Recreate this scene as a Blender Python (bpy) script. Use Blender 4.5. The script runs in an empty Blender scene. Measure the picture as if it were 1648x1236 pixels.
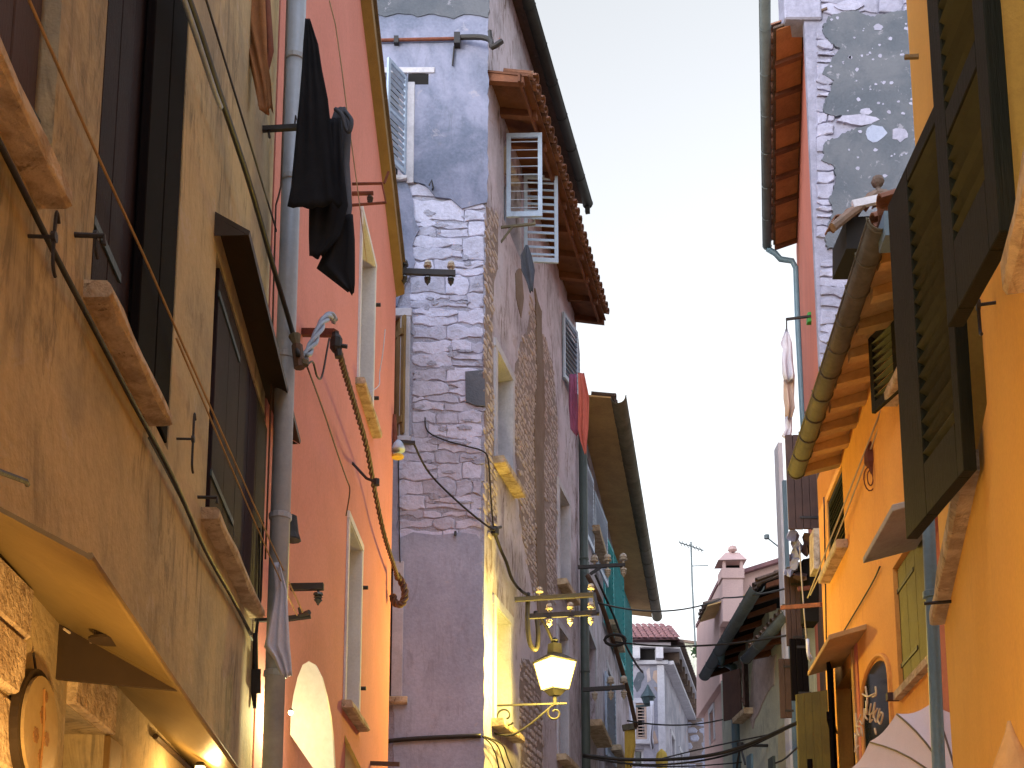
import bpy, bmesh, math, random
from math import sin, cos, tan, atan, atan2, pi, radians, hypot, sqrt
from mathutils import Vector, Matrix
random.seed(7)
SC = bpy.context.scene
COL = SC.collection
# ---------------------------------------------------------------- camera
F, CX, CY, CZ = 2019.0, 824.0, 1250.0, 1.6
PITCH = atan(350.0 / F)
SP, CP = sin(PITCH), cos(PITCH)
cam_d = bpy.data.cameras.new('camera')
cam = bpy.data.objects.new('camera', cam_d); COL.objects.link(cam)
cam.location = (0, 0, CZ)
cam.rotation_euler = (pi / 2 + PITCH, 0, 0)
cam_d.sensor_fit = 'HORIZONTAL'; cam_d.sensor_width = 36.0
cam_d.lens = 36.0 * F / 1648.0
cam_d.shift_y = (CY - 618.0) / 1648.0
cam_d.clip_start = 0.05; cam_d.clip_end = 2000
SC.camera = cam
# ---------------------------------------------------------------- sky and sun (dusk, the sun is down, a soft glow remains)
SUN_EL, SUN_AZ = radians(62), radians(215)
world = bpy.data.worlds.new('World'); SC.world = world; world.use_nodes = True
nt = world.node_tree; nt.nodes.clear()
sky = nt.nodes.new('ShaderNodeTexSky'); sky.sky_type = 'NISHITA'; sky.sun_disc = False
sky.sun_elevation = radians(4); sky.sun_rotation = SUN_AZ
sky.air_density = 1.0; sky.dust_density = 2.5; sky.ozone_density = 2.0
hs = nt.nodes.new('ShaderNodeHueSaturation'); hs.inputs['Saturation'].default_value = 0.14
bg = nt.nodes.new('ShaderNodeBackground'); bg.inputs['Strength'].default_value = 0.15
wo = nt.nodes.new('ShaderNodeOutputWorld')
nt.links.new(sky.outputs[0], hs.inputs['Color']); nt.links.new(hs.outputs[0], bg.inputs[0]); nt.links.new(bg.outputs[0], wo.inputs[0])
sun_d = bpy.data.lights.new('sun', 'SUN'); sun_d.energy = 0.55; sun_d.angle = radians(80); sun_d.color = (0.62, 0.72, 1.0)
sun = bpy.data.objects.new('sun', sun_d); COL.objects.link(sun)
sun.rotation_euler = (pi / 2 - SUN_EL, 0, pi - SUN_AZ); sun.location = (0, 0, 30)
vs = SC.view_settings
vs.view_transform = 'Standard'; vs.look = 'None'; vs.gamma = 1.0; vs.exposure = 2.45; vs.use_curve_mapping = False
try:
    SC.cycles.use_denoising = True
    SC.cycles.max_bounces = 5; SC.cycles.diffuse_bounces = 3; SC.cycles.glossy_bounces = 2
    SC.cycles.use_adaptive_sampling = True; SC.cycles.adaptive_threshold = 0.015
    SC.cycles.sample_clamp_indirect = 4.0
except Exception: pass
# ---------------------------------------------------------------- geometry helpers
def ray(px, py):
    xc = (px - CX) / F; yc = -(py - CY) / F
    return Vector((xc, CP - SP * yc, SP + CP * yc))
def at(px, py, Y):
    r = ray(px, py); k = Y / r.y
    return Vector((r.x * k, Y, CZ + r.z * k))
def zcol(Y, py):
    return CZ + Y * tan(PITCH + atan(-(py - CY) / F))
class Wall:
    """A vertical plane: local x runs right as seen from the street, y into the house, z up; d = distance out of the wall."""
    def __init__(self, side, p0, vpx=None, az=None):
        self.p0 = Vector((p0[0], p0[1], 0))
        if side == 'F':
            a = az or 0.0; self.r = Vector((cos(a), sin(a), 0))
        else:
            t = (vpx - CX) / F * CP; l = hypot(1, t); dr = Vector((t / l, 1 / l, 0))
            self.r = dr if side == 'L' else -dr
        self.n = Vector((self.r.y, -self.r.x, 0))
        self.ang = atan2(self.r.y, self.r.x)
        self.o = Vector((0, 0, CZ))
    def sz(self, px, py, d=0.0):
        q = ray(px, py); k = (d - (self.o - self.p0).dot(self.n)) / q.dot(self.n)
        P = self.o + q * k
        return (P - self.p0).dot(self.r), P.z
    def sdz(self, px, py, d=0.0):
        s, z = self.sz(px, py, d); return (s, d, z)
    def onz(self, px, py, z):
        q = ray(px, py); k = (z - CZ) / q.z; P = self.o + q * k - self.p0
        return P.dot(self.r), P.dot(self.n)
    def w(self, s, d, z):
        return self.p0 + self.r * s + self.n * d + Vector((0, 0, z))
    def loc(self, P):
        q = Vector(P) - self.p0; return (q.dot(self.r), q.dot(self.n), P[2])
    def zs(self, s, py, d=0.0):
        return zcol(self.w(s, d, 0).y, py)
OFF = {}; WALL = {}
def props(o, label=None, cat=None, group=None, kind=None):
    if label: o['label'] = label
    if cat: o['category'] = cat
    if group: o['group'] = group
    if kind: o['kind'] = kind
    return o
def place(o, W, off):
    if W is None: o.location = off
    else: o.location = W.w(off[0], off[1], off[2]); o.rotation_euler = (0, 0, W.ang)
    OFF[o.name] = (off[0], -off[1] if W else off[1], off[2]); WALL[o.name] = W
def thing(name, label, cat, W=None, off=(0, 0, 0), group=None):
    o = bpy.data.objects.new(name, None); COL.objects.link(o); o.empty_display_size = 0.1
    place(o, W, off); return props(o, label, cat, group)
class MB:
    def __init__(self, W=None): self.v = []; self.f = []; self.W = W
    def p(self, q): return (q[0], -q[1], q[2]) if self.W else (q[0], q[1], q[2])
    def add(self, vs, fs):
        b = len(self.v); self.v += [self.p(q) for q in vs]; self.f += [tuple(i + b for i in f) for f in fs]; return self
    def box(self, s0, s1, d0, d1, z0, z1):
        c = [(s, d, z) for s in (s0, s1) for d in (d0, d1) for z in (z0, z1)]
        return self.add(c, [(0, 1, 3, 2), (4, 6, 7, 5), (0, 4, 5, 1), (2, 3, 7, 6), (0, 2, 6, 4), (1, 5, 7, 3)])
    def hexa(self, a, b):
        """a, b: two quads of four points, joined."""
        return self.add(list(a) + list(b), [(0, 1, 2, 3), (7, 6, 5, 4), (0, 4, 5, 1), (1, 5, 6, 2), (2, 6, 7, 3), (3, 7, 4, 0)])
    def bar(self, A, B, w, h, up=(0, 0, 1)):
        A = Vector(A); B = Vector(B); t = (B - A).normalized(); u = Vector(up)
        x = t.cross(u)
        if x.length < 1e-4: x = t.cross(Vector((1, 0, 0)))
        x.normalize(); y = x.cross(t).normalized()
        q = lambda P: [P + x * (i * w / 2) + y * (j * h / 2) for i, j in ((-1, -1), (1, -1), (1, 1), (-1, 1))]
        return self.hexa([tuple(k) for k in q(A)], [tuple(k) for k in q(B)])
    def prism(self, pts, d0, d1):
        n = len(pts)
        vs = [(s, d0, z) for s, z in pts] + [(s, d1, z) for s, z in pts]
        return self.add(vs, [tuple(range(n)), tuple(range(2 * n - 1, n - 1, -1))] + [(i, (i + 1) % n, n + (i + 1) % n, n + i) for i in range(n)])
    def tube(self, pts, r, n=8, smoothp=0, r1=None, caps=True):
        pts = [Vector(p) for p in pts]
        if smoothp: pts = spline(pts, smoothp)
        m = len(pts); vs = []; fs = []; prev = None
        for i, P in enumerate(pts):
            t = (pts[min(i + 1, m - 1)] - pts[max(i - 1, 0)]).normalized()
            if prev is None:
                x = t.cross(Vector((0, 0, 1)))
                if x.length < 1e-3: x = t.cross(Vector((0, 1, 0)))
            else: x = prev - t * prev.dot(t)
            x.normalize(); prev = x; y = t.cross(x)
            rr = r if r1 is None else r + (r1 - r) * i / (m - 1)
            vs += [tuple(P + (x * cos(2 * pi * k / n) + y * sin(2 * pi * k / n)) * rr) for k in range(n)]
        for i in range(m - 1):
            for k in range(n):
                a, b = i * n + k, i * n + (k + 1) % n; fs.append((a, b, b + n, a + n))
        if caps: fs += [tuple(range(n - 1, -1, -1)), tuple(range((m - 1) * n, m * n))]
        return self.add(vs, fs)
    def lathe(self, prof, C, n=10, ax=(0, 0, 1)):
        ax = Vector(ax).normalized(); x = ax.cross(Vector((1, 0, 0)))
        if x.length < 1e-3: x = ax.cross(Vector((0, 1, 0)))
        x.normalize(); y = ax.cross(x); C = Vector(C); vs = []; fs = []
        for r, h in prof:
            vs += [tuple(C + ax * h + (x * cos(2 * pi * k / n) + y * sin(2 * pi * k / n)) * max(r, 1e-4)) for k in range(n)]
        m = len(prof)
        for i in range(m - 1):
            for k in range(n):
                a, b = i * n + k, i * n + (k + 1) % n; fs.append((a, b, b + n, a + n))
        fs += [tuple(range(n - 1, -1, -1)), tuple(range((m - 1) * n, m * n))]
        return self.add(vs, fs)
    def build(self, name, mat, parent=None, smooth=False, bevel=0, **kw):
        W = self.W
        if parent is not None: o0 = OFF[parent.name]
        else:
            xs = [[v[i] for v in self.v] for i in range(3)]
            o0 = ((min(xs[0]) + max(xs[0])) / 2, (min(xs[1]) + max(xs[1])) / 2, min(xs[2]))
        me = bpy.data.meshes.new(name)
        me.from_pydata([(v[0] - o0[0], v[1] - o0[1], v[2] - o0[2]) for v in self.v], [], self.f)
        bm = bmesh.new(); bm.from_mesh(me)
        bmesh.ops.recalc_face_normals(bm, faces=bm.faces)
        if bevel:
            bmesh.ops.bevel(bm, geom=bm.edges[:], offset=bevel, segments=1, affect='EDGES', clamp_overlap=True)
        bm.to_mesh(me); bm.free()
        if smooth:
            for p in me.polygons: p.use_smooth = True
        me.materials.append(MATS[mat]())
        o = bpy.data.objects.new(name, me); COL.objects.link(o)
        if parent is not None: o.parent = parent; OFF[o.name] = o0
        else:
            if W: place(o, W, (o0[0], -o0[1], o0[2]))
            else: place(o, None, o0)
        return props(o, **kw)
def spline(P, k=6):
    out = []
    for i in range(len(P) - 1):
        a, b, c, d = P[max(i - 1, 0)], P[i], P[i + 1], P[min(i + 2, len(P) - 1)]
        for j in range(k):
            t = j / k
            out.append(0.5 * ((2 * b) + (c - a) * t + (2 * a - 5 * b + 4 * c - d) * t * t + (3 * b - a - 3 * c + d) * t ** 3))
    return out + [P[-1]]
def sag(A, B, drop, n=14):
    A = Vector(A); B = Vector(B)
    return [A.lerp(B, i / n) - Vector((0, 0, drop * 4 * (i / n) * (1 - i / n))) for i in range(n + 1)]
def jag(pts, step, amp, rnd=random):
    """Roughen a closed outline."""
    out = []
    n = len(pts)
    for i in range(n):
        a, b = pts[i], pts[(i + 1) % n]; L = hypot(b[0] - a[0], b[1] - a[1]); k = max(1, int(L / step))
        for j in range(k):
            t = j / k; o = amp if (j or True) else 0
            out.append((a[0] + (b[0] - a[0]) * t + rnd.uniform(-o, o), a[1] + (b[1] - a[1]) * t + rnd.uniform(-o, o)))
    return out
def copy_into(src, parent, loc, rot=(0, 0, 0), name=None, scale=(1, 1, 1)):
    """a piece that shares src's mesh, placed in the frame of parent's thing (x, y, z already local to the wall)"""
    o = bpy.data.objects.new(name or src.name.split('.')[0], src if isinstance(src, bpy.types.Mesh) else src.data)
    COL.objects.link(o); o.parent = parent; o0 = OFF[parent.name]
    o.location = (loc[0] - o0[0], loc[1] - o0[1], loc[2] - o0[2]); o.rotation_euler = rot; o.scale = scale
    OFF[o.name] = (0, 0, 0); return o
def mesh_of(mb, name, mat, bevel=0, smooth=False):
    me = bpy.data.meshes.new(name); me.from_pydata(mb.v, [], mb.f)
    bm = bmesh.new(); bm.from_mesh(me); bmesh.ops.recalc_face_normals(bm, faces=bm.faces)
    if bevel: bmesh.ops.bevel(bm, geom=bm.edges[:], offset=bevel, segments=1, affect='EDGES', clamp_overlap=True)
    bm.to_mesh(me); bm.free(); me.materials.append(MATS[mat]())
    if smooth:
        for p in me.polygons: p.use_smooth = True
    return me
# ---------------------------------------------------------------- materials
_M = {}
def _base(name, rough, metal=0.0, spec=0.3):
    m = bpy.data.materials.new(name); m.use_nodes = True; t = m.node_tree
    b = t.nodes['Principled BSDF']; b.inputs['Roughness'].default_value = rough; b.inputs['Metallic'].default_value = metal
    b.inputs['Specular IOR Level'].default_value = spec
    return m, t, b
def _noise(t, vec, scale, detail=6, rough=0.6, dist=0.0):
    n = t.nodes.new('ShaderNodeTexNoise'); n.inputs['Scale'].default_value = scale; n.inputs['Detail'].default_value = detail
    n.inputs['Roughness'].default_value = rough; n.inputs['Distortion'].default_value = dist
    t.links.new(vec, n.inputs['Vector']); return n.outputs['Fac']
def _ramp(t, fac, a, b, smooth=True):
    r = t.nodes.new('ShaderNodeMapRange'); r.interpolation_type = 'SMOOTHSTEP' if smooth else 'LINEAR'
    r.inputs['From Min'].default_value = a; r.inputs['From Max'].default_value = b; t.links.new(fac, r.inputs['Value']); return r.outputs[0]
def _mix(t, fac, a, b, mode='MIX'):
    m = t.nodes.new('ShaderNodeMix'); m.data_type = 'RGBA'; m.blend_type = mode
    for sock, val in ((m.inputs[0], fac), (m.inputs[6], a), (m.inputs[7], b)):
        if isinstance(val, (int, float)): sock.default_value = val
        elif isinstance(val, tuple): sock.default_value = (*val, 1)
        else: t.links.new(val, sock)
    return m.outputs[2]
def _vec(t, scale=(1, 1, 1), rnd=False):
    g = t.nodes.new('ShaderNodeNewGeometry'); mp = t.nodes.new('ShaderNodeMapping'); mp.inputs['Scale'].default_value = scale
    t.links.new(g.outputs['Position'], mp.inputs['Vector']); return mp.outputs[0]
def surf(name, c1, c2=None, rough=0.85, big=1.2, fine=30, bump=0.25, streak=0.0, streak_c=(0.05, 0.045, 0.04), rnd=0.0,
         spots=0.0, spot_c=(0.5, 0.5, 0.5), metal=0.0, spec=0.25, grain=None, lo=0.35, hi=0.68, spot_s=9.0, dist=0.02, big_z=1.0):
    def make():
        if name in _M: return _M[name]
        m, t, b = _base(name, rough, metal, spec); L = t.links
        d2 = c2 or tuple(0.6 * x for x in c1)
        v = _vec(t, (1, 1, big_z)); n1 = _noise(t, v, big, 5, 0.62, 0.4); col = _mix(t, _ramp(t, n1, lo, hi), c1, d2)
        vf = _vec(t, grain or (1, 1, 1)); nf = _noise(t, vf, fine, 3, 0.65)
        col = _mix(t, 0.35, col, _mix(t, nf, tuple(0.45 * x for x in c1), tuple(min(1, 1.5 * x) for x in c1)))
        if spots:
            ns = _noise(t, _vec(t), spot_s, 5, 0.7, 0.6); f = _ramp(t, ns, 0.60, 0.66); mm = t.nodes.new('ShaderNodeMath'); mm.operation = 'MULTIPLY'
            L.new(f, mm.inputs[0]); mm.inputs[1].default_value = spots; col = _mix(t, mm.outputs[0], col, spot_c)
        if streak:
            nv = _noise(t, _vec(t, (3.0, 3.0, 0.7)), 1.9, 6, 0.75, 2.2); f = _ramp(t, nv, 0.46, 0.64)
            nb = _ramp(t, _noise(t, _vec(t), 1.3, 3), 0.44, 0.60)
            mm = t.nodes.new('ShaderNodeMath'); mm.operation = 'MULTIPLY'; L.new(f, mm.inputs[0]); L.new(nb, mm.inputs[1])
            m2 = t.nodes.new('ShaderNodeMath'); m2.operation = 'MULTIPLY'; L.new(mm.outputs[0], m2.inputs[0]); m2.inputs[1].default_value = streak
            col = _mix(t, m2.outputs[0], col, streak_c)
        if rnd:
            oi = t.nodes.new('ShaderNodeObjectInfo'); r = t.nodes.new('ShaderNodeMapRange')
            r.inputs['To Min'].default_value = 1 - rnd; r.inputs['To Max'].default_value = 1 + rnd; L.new(oi.outputs['Random'], r.inputs['Value'])
            cc = t.nodes.new('ShaderNodeCombineColor')
            for i in range(3): L.new(r.outputs[0], cc.inputs[i])
            col = _mix(t, 1.0, col, cc.outputs[0], 'MULTIPLY')
        L.new(col, b.inputs['Base Color'])
        if bump:
            bp = t.nodes.new('ShaderNodeBump'); bp.inputs['Strength'].default_value = bump; bp.inputs['Distance'].default_value = dist
            ad = t.nodes.new('ShaderNodeMath'); ad.operation = 'ADD'; L.new(nf, ad.inputs[0]); L.new(n1, ad.inputs[1])
            L.new(ad.outputs[0], bp.inputs['Height']); L.new(bp.outputs[0], b.inputs['Normal'])
        _M[name] = m; return m
    return make
def emit(name, c, s):
    def make():
        if name in _M: return _M[name]
        m, t, b = _base(name, 0.4); b.inputs['Base Color'].default_value = (*c, 1)
        b.inputs['Emission Color'].default_value = (*c, 1); b.inputs['Emission Strength'].default_value = s; _M[name] = m; return m
    return make
MATS = {
 'tan_plaster': surf('tan_plaster', (0.52, 0.42, 0.245), (0.235, 0.215, 0.17), lo=0.38, hi=0.64, big=1.1, streak=0.62, streak_c=(0.09, 0.078, 0.055), fine=22, bump=0.35, spots=0.4, spot_c=(0.52, 0.46, 0.38), spot_s=3.5),
 'pink_plaster': surf('pink_plaster', (0.66, 0.27, 0.235), (0.57, 0.225, 0.19), big=0.8, streak=0.3, streak_c=(0.45, 0.19, 0.15), fine=40, bump=0.15),
 'grey_plaster': surf('grey_plaster', (0.27, 0.29, 0.41), (0.075, 0.105, 0.165), lo=0.40, hi=0.60, big=0.7, streak=0.35, streak_c=(0.10, 0.12, 0.15), spots=0.5, spot_c=(0.40, 0.38, 0.44), spot_s=2.2, fine=26, bump=0.35),
 'lightened_smooth_plaster': surf('lightened_smooth_plaster', (0.37, 0.41, 0.55), (0.23, 0.27, 0.38), big=0.9, streak=0.35, streak_c=(0.15, 0.16, 0.20), spots=0.35, spot_c=(0.46, 0.42, 0.45), spot_s=2.4, fine=26, bump=0.3),  # lighter copy of grey_plaster; its colour offsets the dimmer light low down
 'dark_plaster': surf('dark_plaster', (0.085, 0.10, 0.125), (0.15, 0.16, 0.185), big=1.6, spots=0.6, spot_c=(0.30, 0.30, 0.36), spot_s=6.5, fine=30, bump=0.5),
 'lilac_plaster': surf('lilac_plaster', (0.56, 0.52, 0.60), (0.29, 0.265, 0.30), big=0.8, lo=0.40, hi=0.62, streak=0.95, streak_c=(0.15, 0.105, 0.085), spots=0.4, spot_c=(0.34, 0.25, 0.21), spot_s=2.0, fine=26, bump=0.35),
 'brown_stain': surf('brown_stain', (0.17, 0.12, 0.085), (0.26, 0.20, 0.16), big=2.0, fine=26, bump=0.4),
 'mortar': surf('mortar', (0.40, 0.415, 0.53), (0.27, 0.285, 0.37), big=5, fine=40, bump=0.8, spots=0.4, spot_c=(0.33, 0.24, 0.17), dist=0.03),
 'stone': surf('stone', (0.55, 0.57, 0.76), (0.38, 0.395, 0.54), big=5, fine=22, bump=0.5, rnd=0.2, spots=0.35, spot_c=(0.30, 0.27, 0.28), dist=0.03),
 'dimmed_stone': surf('dimmed_stone', (0.34, 0.345, 0.46), (0.22, 0.225, 0.30), big=5, fine=22, bump=0.5, rnd=0.2, spots=0.3, spot_c=(0.2, 0.19, 0.2), dist=0.03),  # darker copy of stone; its colour holds down strong light on the upper wall
 'rubble_bed': surf('rubble_bed', (0.30, 0.24, 0.22), (0.22, 0.18, 0.17), big=4, fine=40, bump=0.8, dist=0.03),
 'rubble': surf('rubble', (0.54, 0.47, 0.47), (0.34, 0.29, 0.30), big=6, fine=35, bump=0.7, dist=0.03),
 'white_stone': surf('white_stone', (0.52, 0.52, 0.58), (0.38, 0.385, 0.44), big=3, fine=30, bump=0.25, spots=0.2, spot_c=(0.25, 0.25, 0.27)),
 'white_paint': surf('white_paint', (0.72, 0.71, 0.74), (0.58, 0.57, 0.60), big=2, fine=40, bump=0.08),
 'sill_stone': surf('sill_stone', (0.56, 0.45, 0.31), (0.27, 0.19, 0.12), big=9, lo=0.40, hi=0.62, fine=36, bump=0.7, spots=0.75, spot_c=(0.15, 0.10, 0.06), spot_s=8),
 'orange_near': surf('orange_near', (0.86, 0.45, 0.085), (0.79, 0.39, 0.07), big=0.8, fine=60, bump=0.12, streak=0.18, streak_c=(0.5, 0.2, 0.06)),
 'orange_far': surf('orange_far', (0.86, 0.40, 0.095), (0.78, 0.33, 0.08), big=1.0, fine=50, bump=0.15, streak=0.3, streak_c=(0.5, 0.17, 0.06)),
 'red_plaster': surf('red_plaster', (0.55, 0.18, 0.13), (0.45, 0.15, 0.11), fine=40, bump=0.2),
 'green_plaster': surf('green_plaster', (0.62, 0.64, 0.52), (0.42, 0.46, 0.40), big=1.0, streak=0.6, streak_c=(0.20, 0.22, 0.19), fine=26, bump=0.4),
 'lamplit_plaster': surf('lamplit_plaster', (0.62, 0.56, 0.36), (0.50, 0.46, 0.32), big=1.0, streak=0.4, streak_c=(0.3, 0.27, 0.18), fine=26, bump=0.3),  # yellow lamp light put into the plaster colour
 'peach_plaster': surf('peach_plaster', (0.58, 0.40, 0.37), (0.48, 0.33, 0.31), big=0.7, fine=30, bump=0.15, streak=0.2, streak_c=(0.4, 0.27, 0.26)),
 'ashen_plaster': surf('ashen_plaster', (0.40, 0.39, 0.46), (0.17, 0.18, 0.23), lo=0.42, hi=0.60, big=0.6, fine=14, bump=0.3, spots=0.5, spot_c=(0.42, 0.27, 0.24), spot_s=1.6, streak=0.4, streak_c=(0.22, 0.21, 0.24)),
 'brown_wood': surf('brown_wood', (0.026, 0.015, 0.019), (0.014, 0.009, 0.011), rough=0.7, big=3, fine=12, grain=(14, 14, 0.8), bump=0.25, spec=0.12),
 'black_wood': surf('black_wood', (0.008, 0.006, 0.006), (0.005, 0.004, 0.004), rough=0.85, fine=12, grain=(14, 14, 0.8), bump=0.25, spec=0.05),
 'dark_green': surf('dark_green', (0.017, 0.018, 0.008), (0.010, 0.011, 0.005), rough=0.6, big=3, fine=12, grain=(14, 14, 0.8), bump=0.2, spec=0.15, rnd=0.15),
 'lightened_green_slat': surf('lightened_green_slat', (0.060, 0.062, 0.026), (0.035, 0.037, 0.016), rough=0.55, big=3, fine=12, bump=0.15, spec=0.2, rnd=0.25),  # lighter copy of dark_green; lifts slat faces that lie in the dark
 'olive_wood': surf('olive_wood', (0.12, 0.10, 0.02), (0.075, 0.062, 0.016), rough=0.6, big=2.5, fine=12, grain=(14, 14, 0.8), bump=0.25, streak=0.3, streak_c=(0.2, 0.17, 0.03)),
 'umber_wood': surf('umber_wood', (0.085, 0.05, 0.042), (0.055, 0.033, 0.03), rough=0.7, big=2.5, fine=12, grain=(14, 14, 0.8), bump=0.25),
 'blue_paint': surf('blue_paint', (0.46, 0.58, 0.78), (0.37, 0.47, 0.66), rough=0.5, big=3, fine=20, bump=0.1, rnd=0.08, streak=0.3, streak_c=(0.2, 0.25, 0.33)),
 'teal_paint': surf('teal_paint', (0.03, 0.42, 0.46), (0.02, 0.32, 0.37), rough=0.5, big=3, fine=20, bump=0.1, rnd=0.1),
 'ochre_wood': surf('ochre_wood', (0.24, 0.155, 0.055), (0.17, 0.105, 0.04), rough=0.6, big=3, fine=12, grain=(14, 14, 0.8), bump=0.25),
 'ochre_plank': surf('ochre_plank', (0.55, 0.36, 0.15), (0.38, 0.24, 0.10), rough=0.7, big=2, fine=20, bump=0.3, rnd=0.18),
 'timber': surf('timber', (0.17, 0.07, 0.038), (0.085, 0.036, 0.022), rough=0.8, big=3, fine=14, bump=0.35, rnd=0.25),
 'terracotta': surf('terracotta', (0.22, 0.105, 0.068), (0.12, 0.066, 0.05), rough=0.9, big=4, fine=30, bump=0.4, rnd=0.3, spots=0.5, spot_c=(0.16, 0.13, 0.11), spot_s=10),
 'terracotta_clean': surf('terracotta_clean', (0.34, 0.145, 0.065), (0.22, 0.09, 0.045), rough=0.9, big=4, fine=30, bump=0.4, rnd=0.25),
 'old_tile': surf('old_tile', (0.15, 0.105, 0.085), (0.085, 0.07, 0.06), rough=0.95, big=4, fine=30, bump=0.5, rnd=0.35, spots=0.4, spot_c=(0.22, 0.2, 0.17), spot_s=10),
 'purple_tile': surf('purple_tile', (0.26, 0.135, 0.14), (0.15, 0.085, 0.10), rough=0.9, big=3, fine=20, bump=0.3, rnd=0.2),
 'gutter_zinc': surf('gutter_zinc', (0.15, 0.135, 0.095), (0.08, 0.075, 0.05), rough=0.75, metal=0.0, big=4, fine=20, bump=0.15, streak=0.4, streak_c=(0.08, 0.07, 0.05)),
 'gutter_dark': surf('gutter_dark', (0.035, 0.036, 0.032), (0.022, 0.023, 0.02), rough=0.75, metal=0.0, big=4, fine=20, bump=0.15),
 'gutter_grey': surf('gutter_grey', (0.13, 0.16, 0.17), (0.09, 0.11, 0.12), rough=0.65, metal=0.0, big=4, fine=20, bump=0.1),
 'pipe_grey': surf('pipe_grey', (0.34, 0.37, 0.42), (0.27, 0.30, 0.34), rough=0.42, big=2, fine=20, bump=0.05, spec=0.5, streak=0.2, streak_c=(0.2, 0.2, 0.2)),
 'pipe_blue': surf('pipe_blue', (0.12, 0.21, 0.28), (0.09, 0.165, 0.22), rough=0.45, big=3, fine=40, bump=0.1, spec=0.5),
 'pipe_green': surf('pipe_green', (0.07, 0.09, 0.08), (0.05, 0.065, 0.06), rough=0.5, big=3, fine=20, bump=0.1),
 'iron': surf('iron', (0.022, 0.022, 0.024), (0.03, 0.022, 0.018), rough=0.6, big=10, fine=40, bump=0.2, spec=0.4),
 'rust': surf('rust', (0.20, 0.07, 0.045), (0.10, 0.045, 0.03), rough=0.85, big=8, fine=40, bump=0.3),
 'teal_iron': surf('teal_iron', (0.045, 0.075, 0.085), (0.03, 0.045, 0.05), rough=0.5, big=8, fine=40, bump=0.2),
 'cable': surf('cable', (0.02, 0.018, 0.017), (0.03, 0.026, 0.022), rough=0.5, big=8, fine=40, bump=0.1),
 'cable_brown': surf('cable_brown', (0.11, 0.065, 0.045), (0.07, 0.045, 0.03), rough=0.6, big=8, fine=40, bump=0.2),
 'cable_blue': surf('cable_blue', (0.34, 0.42, 0.55), (0.22, 0.28, 0.38), rough=0.45, big=8, fine=40, bump=0.2),
 'rope': surf('rope', (0.46, 0.31, 0.15), (0.36, 0.23, 0.11), rough=0.9, big=8, fine=120, bump=0.4),
 'pale_rope': surf('pale_rope', (0.55, 0.47, 0.36), (0.46, 0.38, 0.28), rough=0.9, big=8, fine=120, bump=0.4),
 'ceramic': surf('ceramic', (0.46, 0.42, 0.34), (0.34, 0.3, 0.24), rough=0.25, big=8, fine=40, bump=0.05, spec=0.6),
 'glass_insulator': surf('glass_insulator', (0.035, 0.05, 0.055), (0.05, 0.04, 0.03), rough=0.2, big=8, fine=40, bump=0.0, spec=0.6),
 'canopy_metal': surf('canopy_metal', (0.20, 0.145, 0.055), (0.15, 0.11, 0.045), rough=0.42, big=1.5, fine=20, bump=0.06, spec=0.4),
 'canopy_dark': surf('canopy_dark', (0.045, 0.030, 0.017), (0.032, 0.022, 0.013), rough=0.5, big=2, fine=20, bump=0.06),
 'pale_slab': surf('pale_slab', (0.40, 0.38, 0.33), (0.30, 0.28, 0.24), big=3, fine=30, bump=0.35, streak=0.2),
 'ochre_slab': surf('ochre_slab', (0.52, 0.33, 0.14), (0.42, 0.26, 0.11), big=3, fine=30, bump=0.3),
 'black_cloth': surf('black_cloth', (0.014, 0.015, 0.019), (0.02, 0.021, 0.026), rough=0.9, big=6, fine=120, bump=0.2, spec=0.1),
 'slate_cloth': surf('slate_cloth', (0.085, 0.095, 0.12), (0.06, 0.067, 0.085), rough=0.9, big=6, fine=120, bump=0.2, spec=0.1),
 'brown_cloth': surf('brown_cloth', (0.34, 0.17, 0.08), (0.22, 0.11, 0.06), rough=0.9, big=5, fine=80, bump=0.3, spec=0.1),
 'white_cloth': surf('white_cloth', (0.60, 0.60, 0.68), (0.5, 0.5, 0.58), rough=0.9, big=6, fine=100, bump=0.2, spec=0.1),
 'beige_cloth': surf('beige_cloth', (0.48, 0.36, 0.30), (0.38, 0.28, 0.23), rough=0.9, big=6, fine=100, bump=0.2, spec=0.1),
 'red_cloth': surf('red_cloth', (0.52, 0.15, 0.12), (0.42, 0.11, 0.10), rough=0.9, big=6, fine=100, bump=0.2, spec=0.1),
 'purple_cloth': surf('purple_cloth', (0.30, 0.10, 0.20), (0.22, 0.08, 0.16), rough=0.9, big=6, fine=100, bump=0.2, spec=0.1),
 'yellow_cloth': surf('yellow_cloth', (0.62, 0.44, 0.10), (0.5, 0.35, 0.08), rough=0.9, big=6, fine=100, bump=0.2, spec=0.1),
 'parasol_cloth': surf('parasol_cloth', (0.66, 0.58, 0.58), (0.60, 0.53, 0.53), rough=0.85, big=2, fine=150, bump=0.1, spec=0.1),
 'dark_glass': surf('dark_glass', (0.02, 0.026, 0.03), (0.03, 0.036, 0.04), rough=0.08, big=3, fine=10, bump=0.0, spec=0.7),
 'dim_room': surf('dim_room', (0.012, 0.011, 0.011), (0.018, 0.016, 0.016), rough=0.9, bump=0.0),
 'warm_lamp': emit('warm_lamp', (1.0, 0.74, 0.30), 3.0),
 'lantern_glass': emit('lantern_glass', (1.0, 0.80, 0.30), 0.75),
 'sign_white': surf('sign_white', (0.82, 0.80, 0.70), (0.76, 0.74, 0.64), rough=0.5, big=2, fine=20, bump=0.02),
 'sign_cream': surf('sign_cream', (0.66, 0.56, 0.26), (0.6, 0.5, 0.22), rough=0.5, big=2, fine=20, bump=0.02),
 'letter_gold': surf('letter_gold', (0.60, 0.46, 0.30), (0.5, 0.36, 0.22), rough=0.4, big=8, fine=30, bump=0.05),
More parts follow.
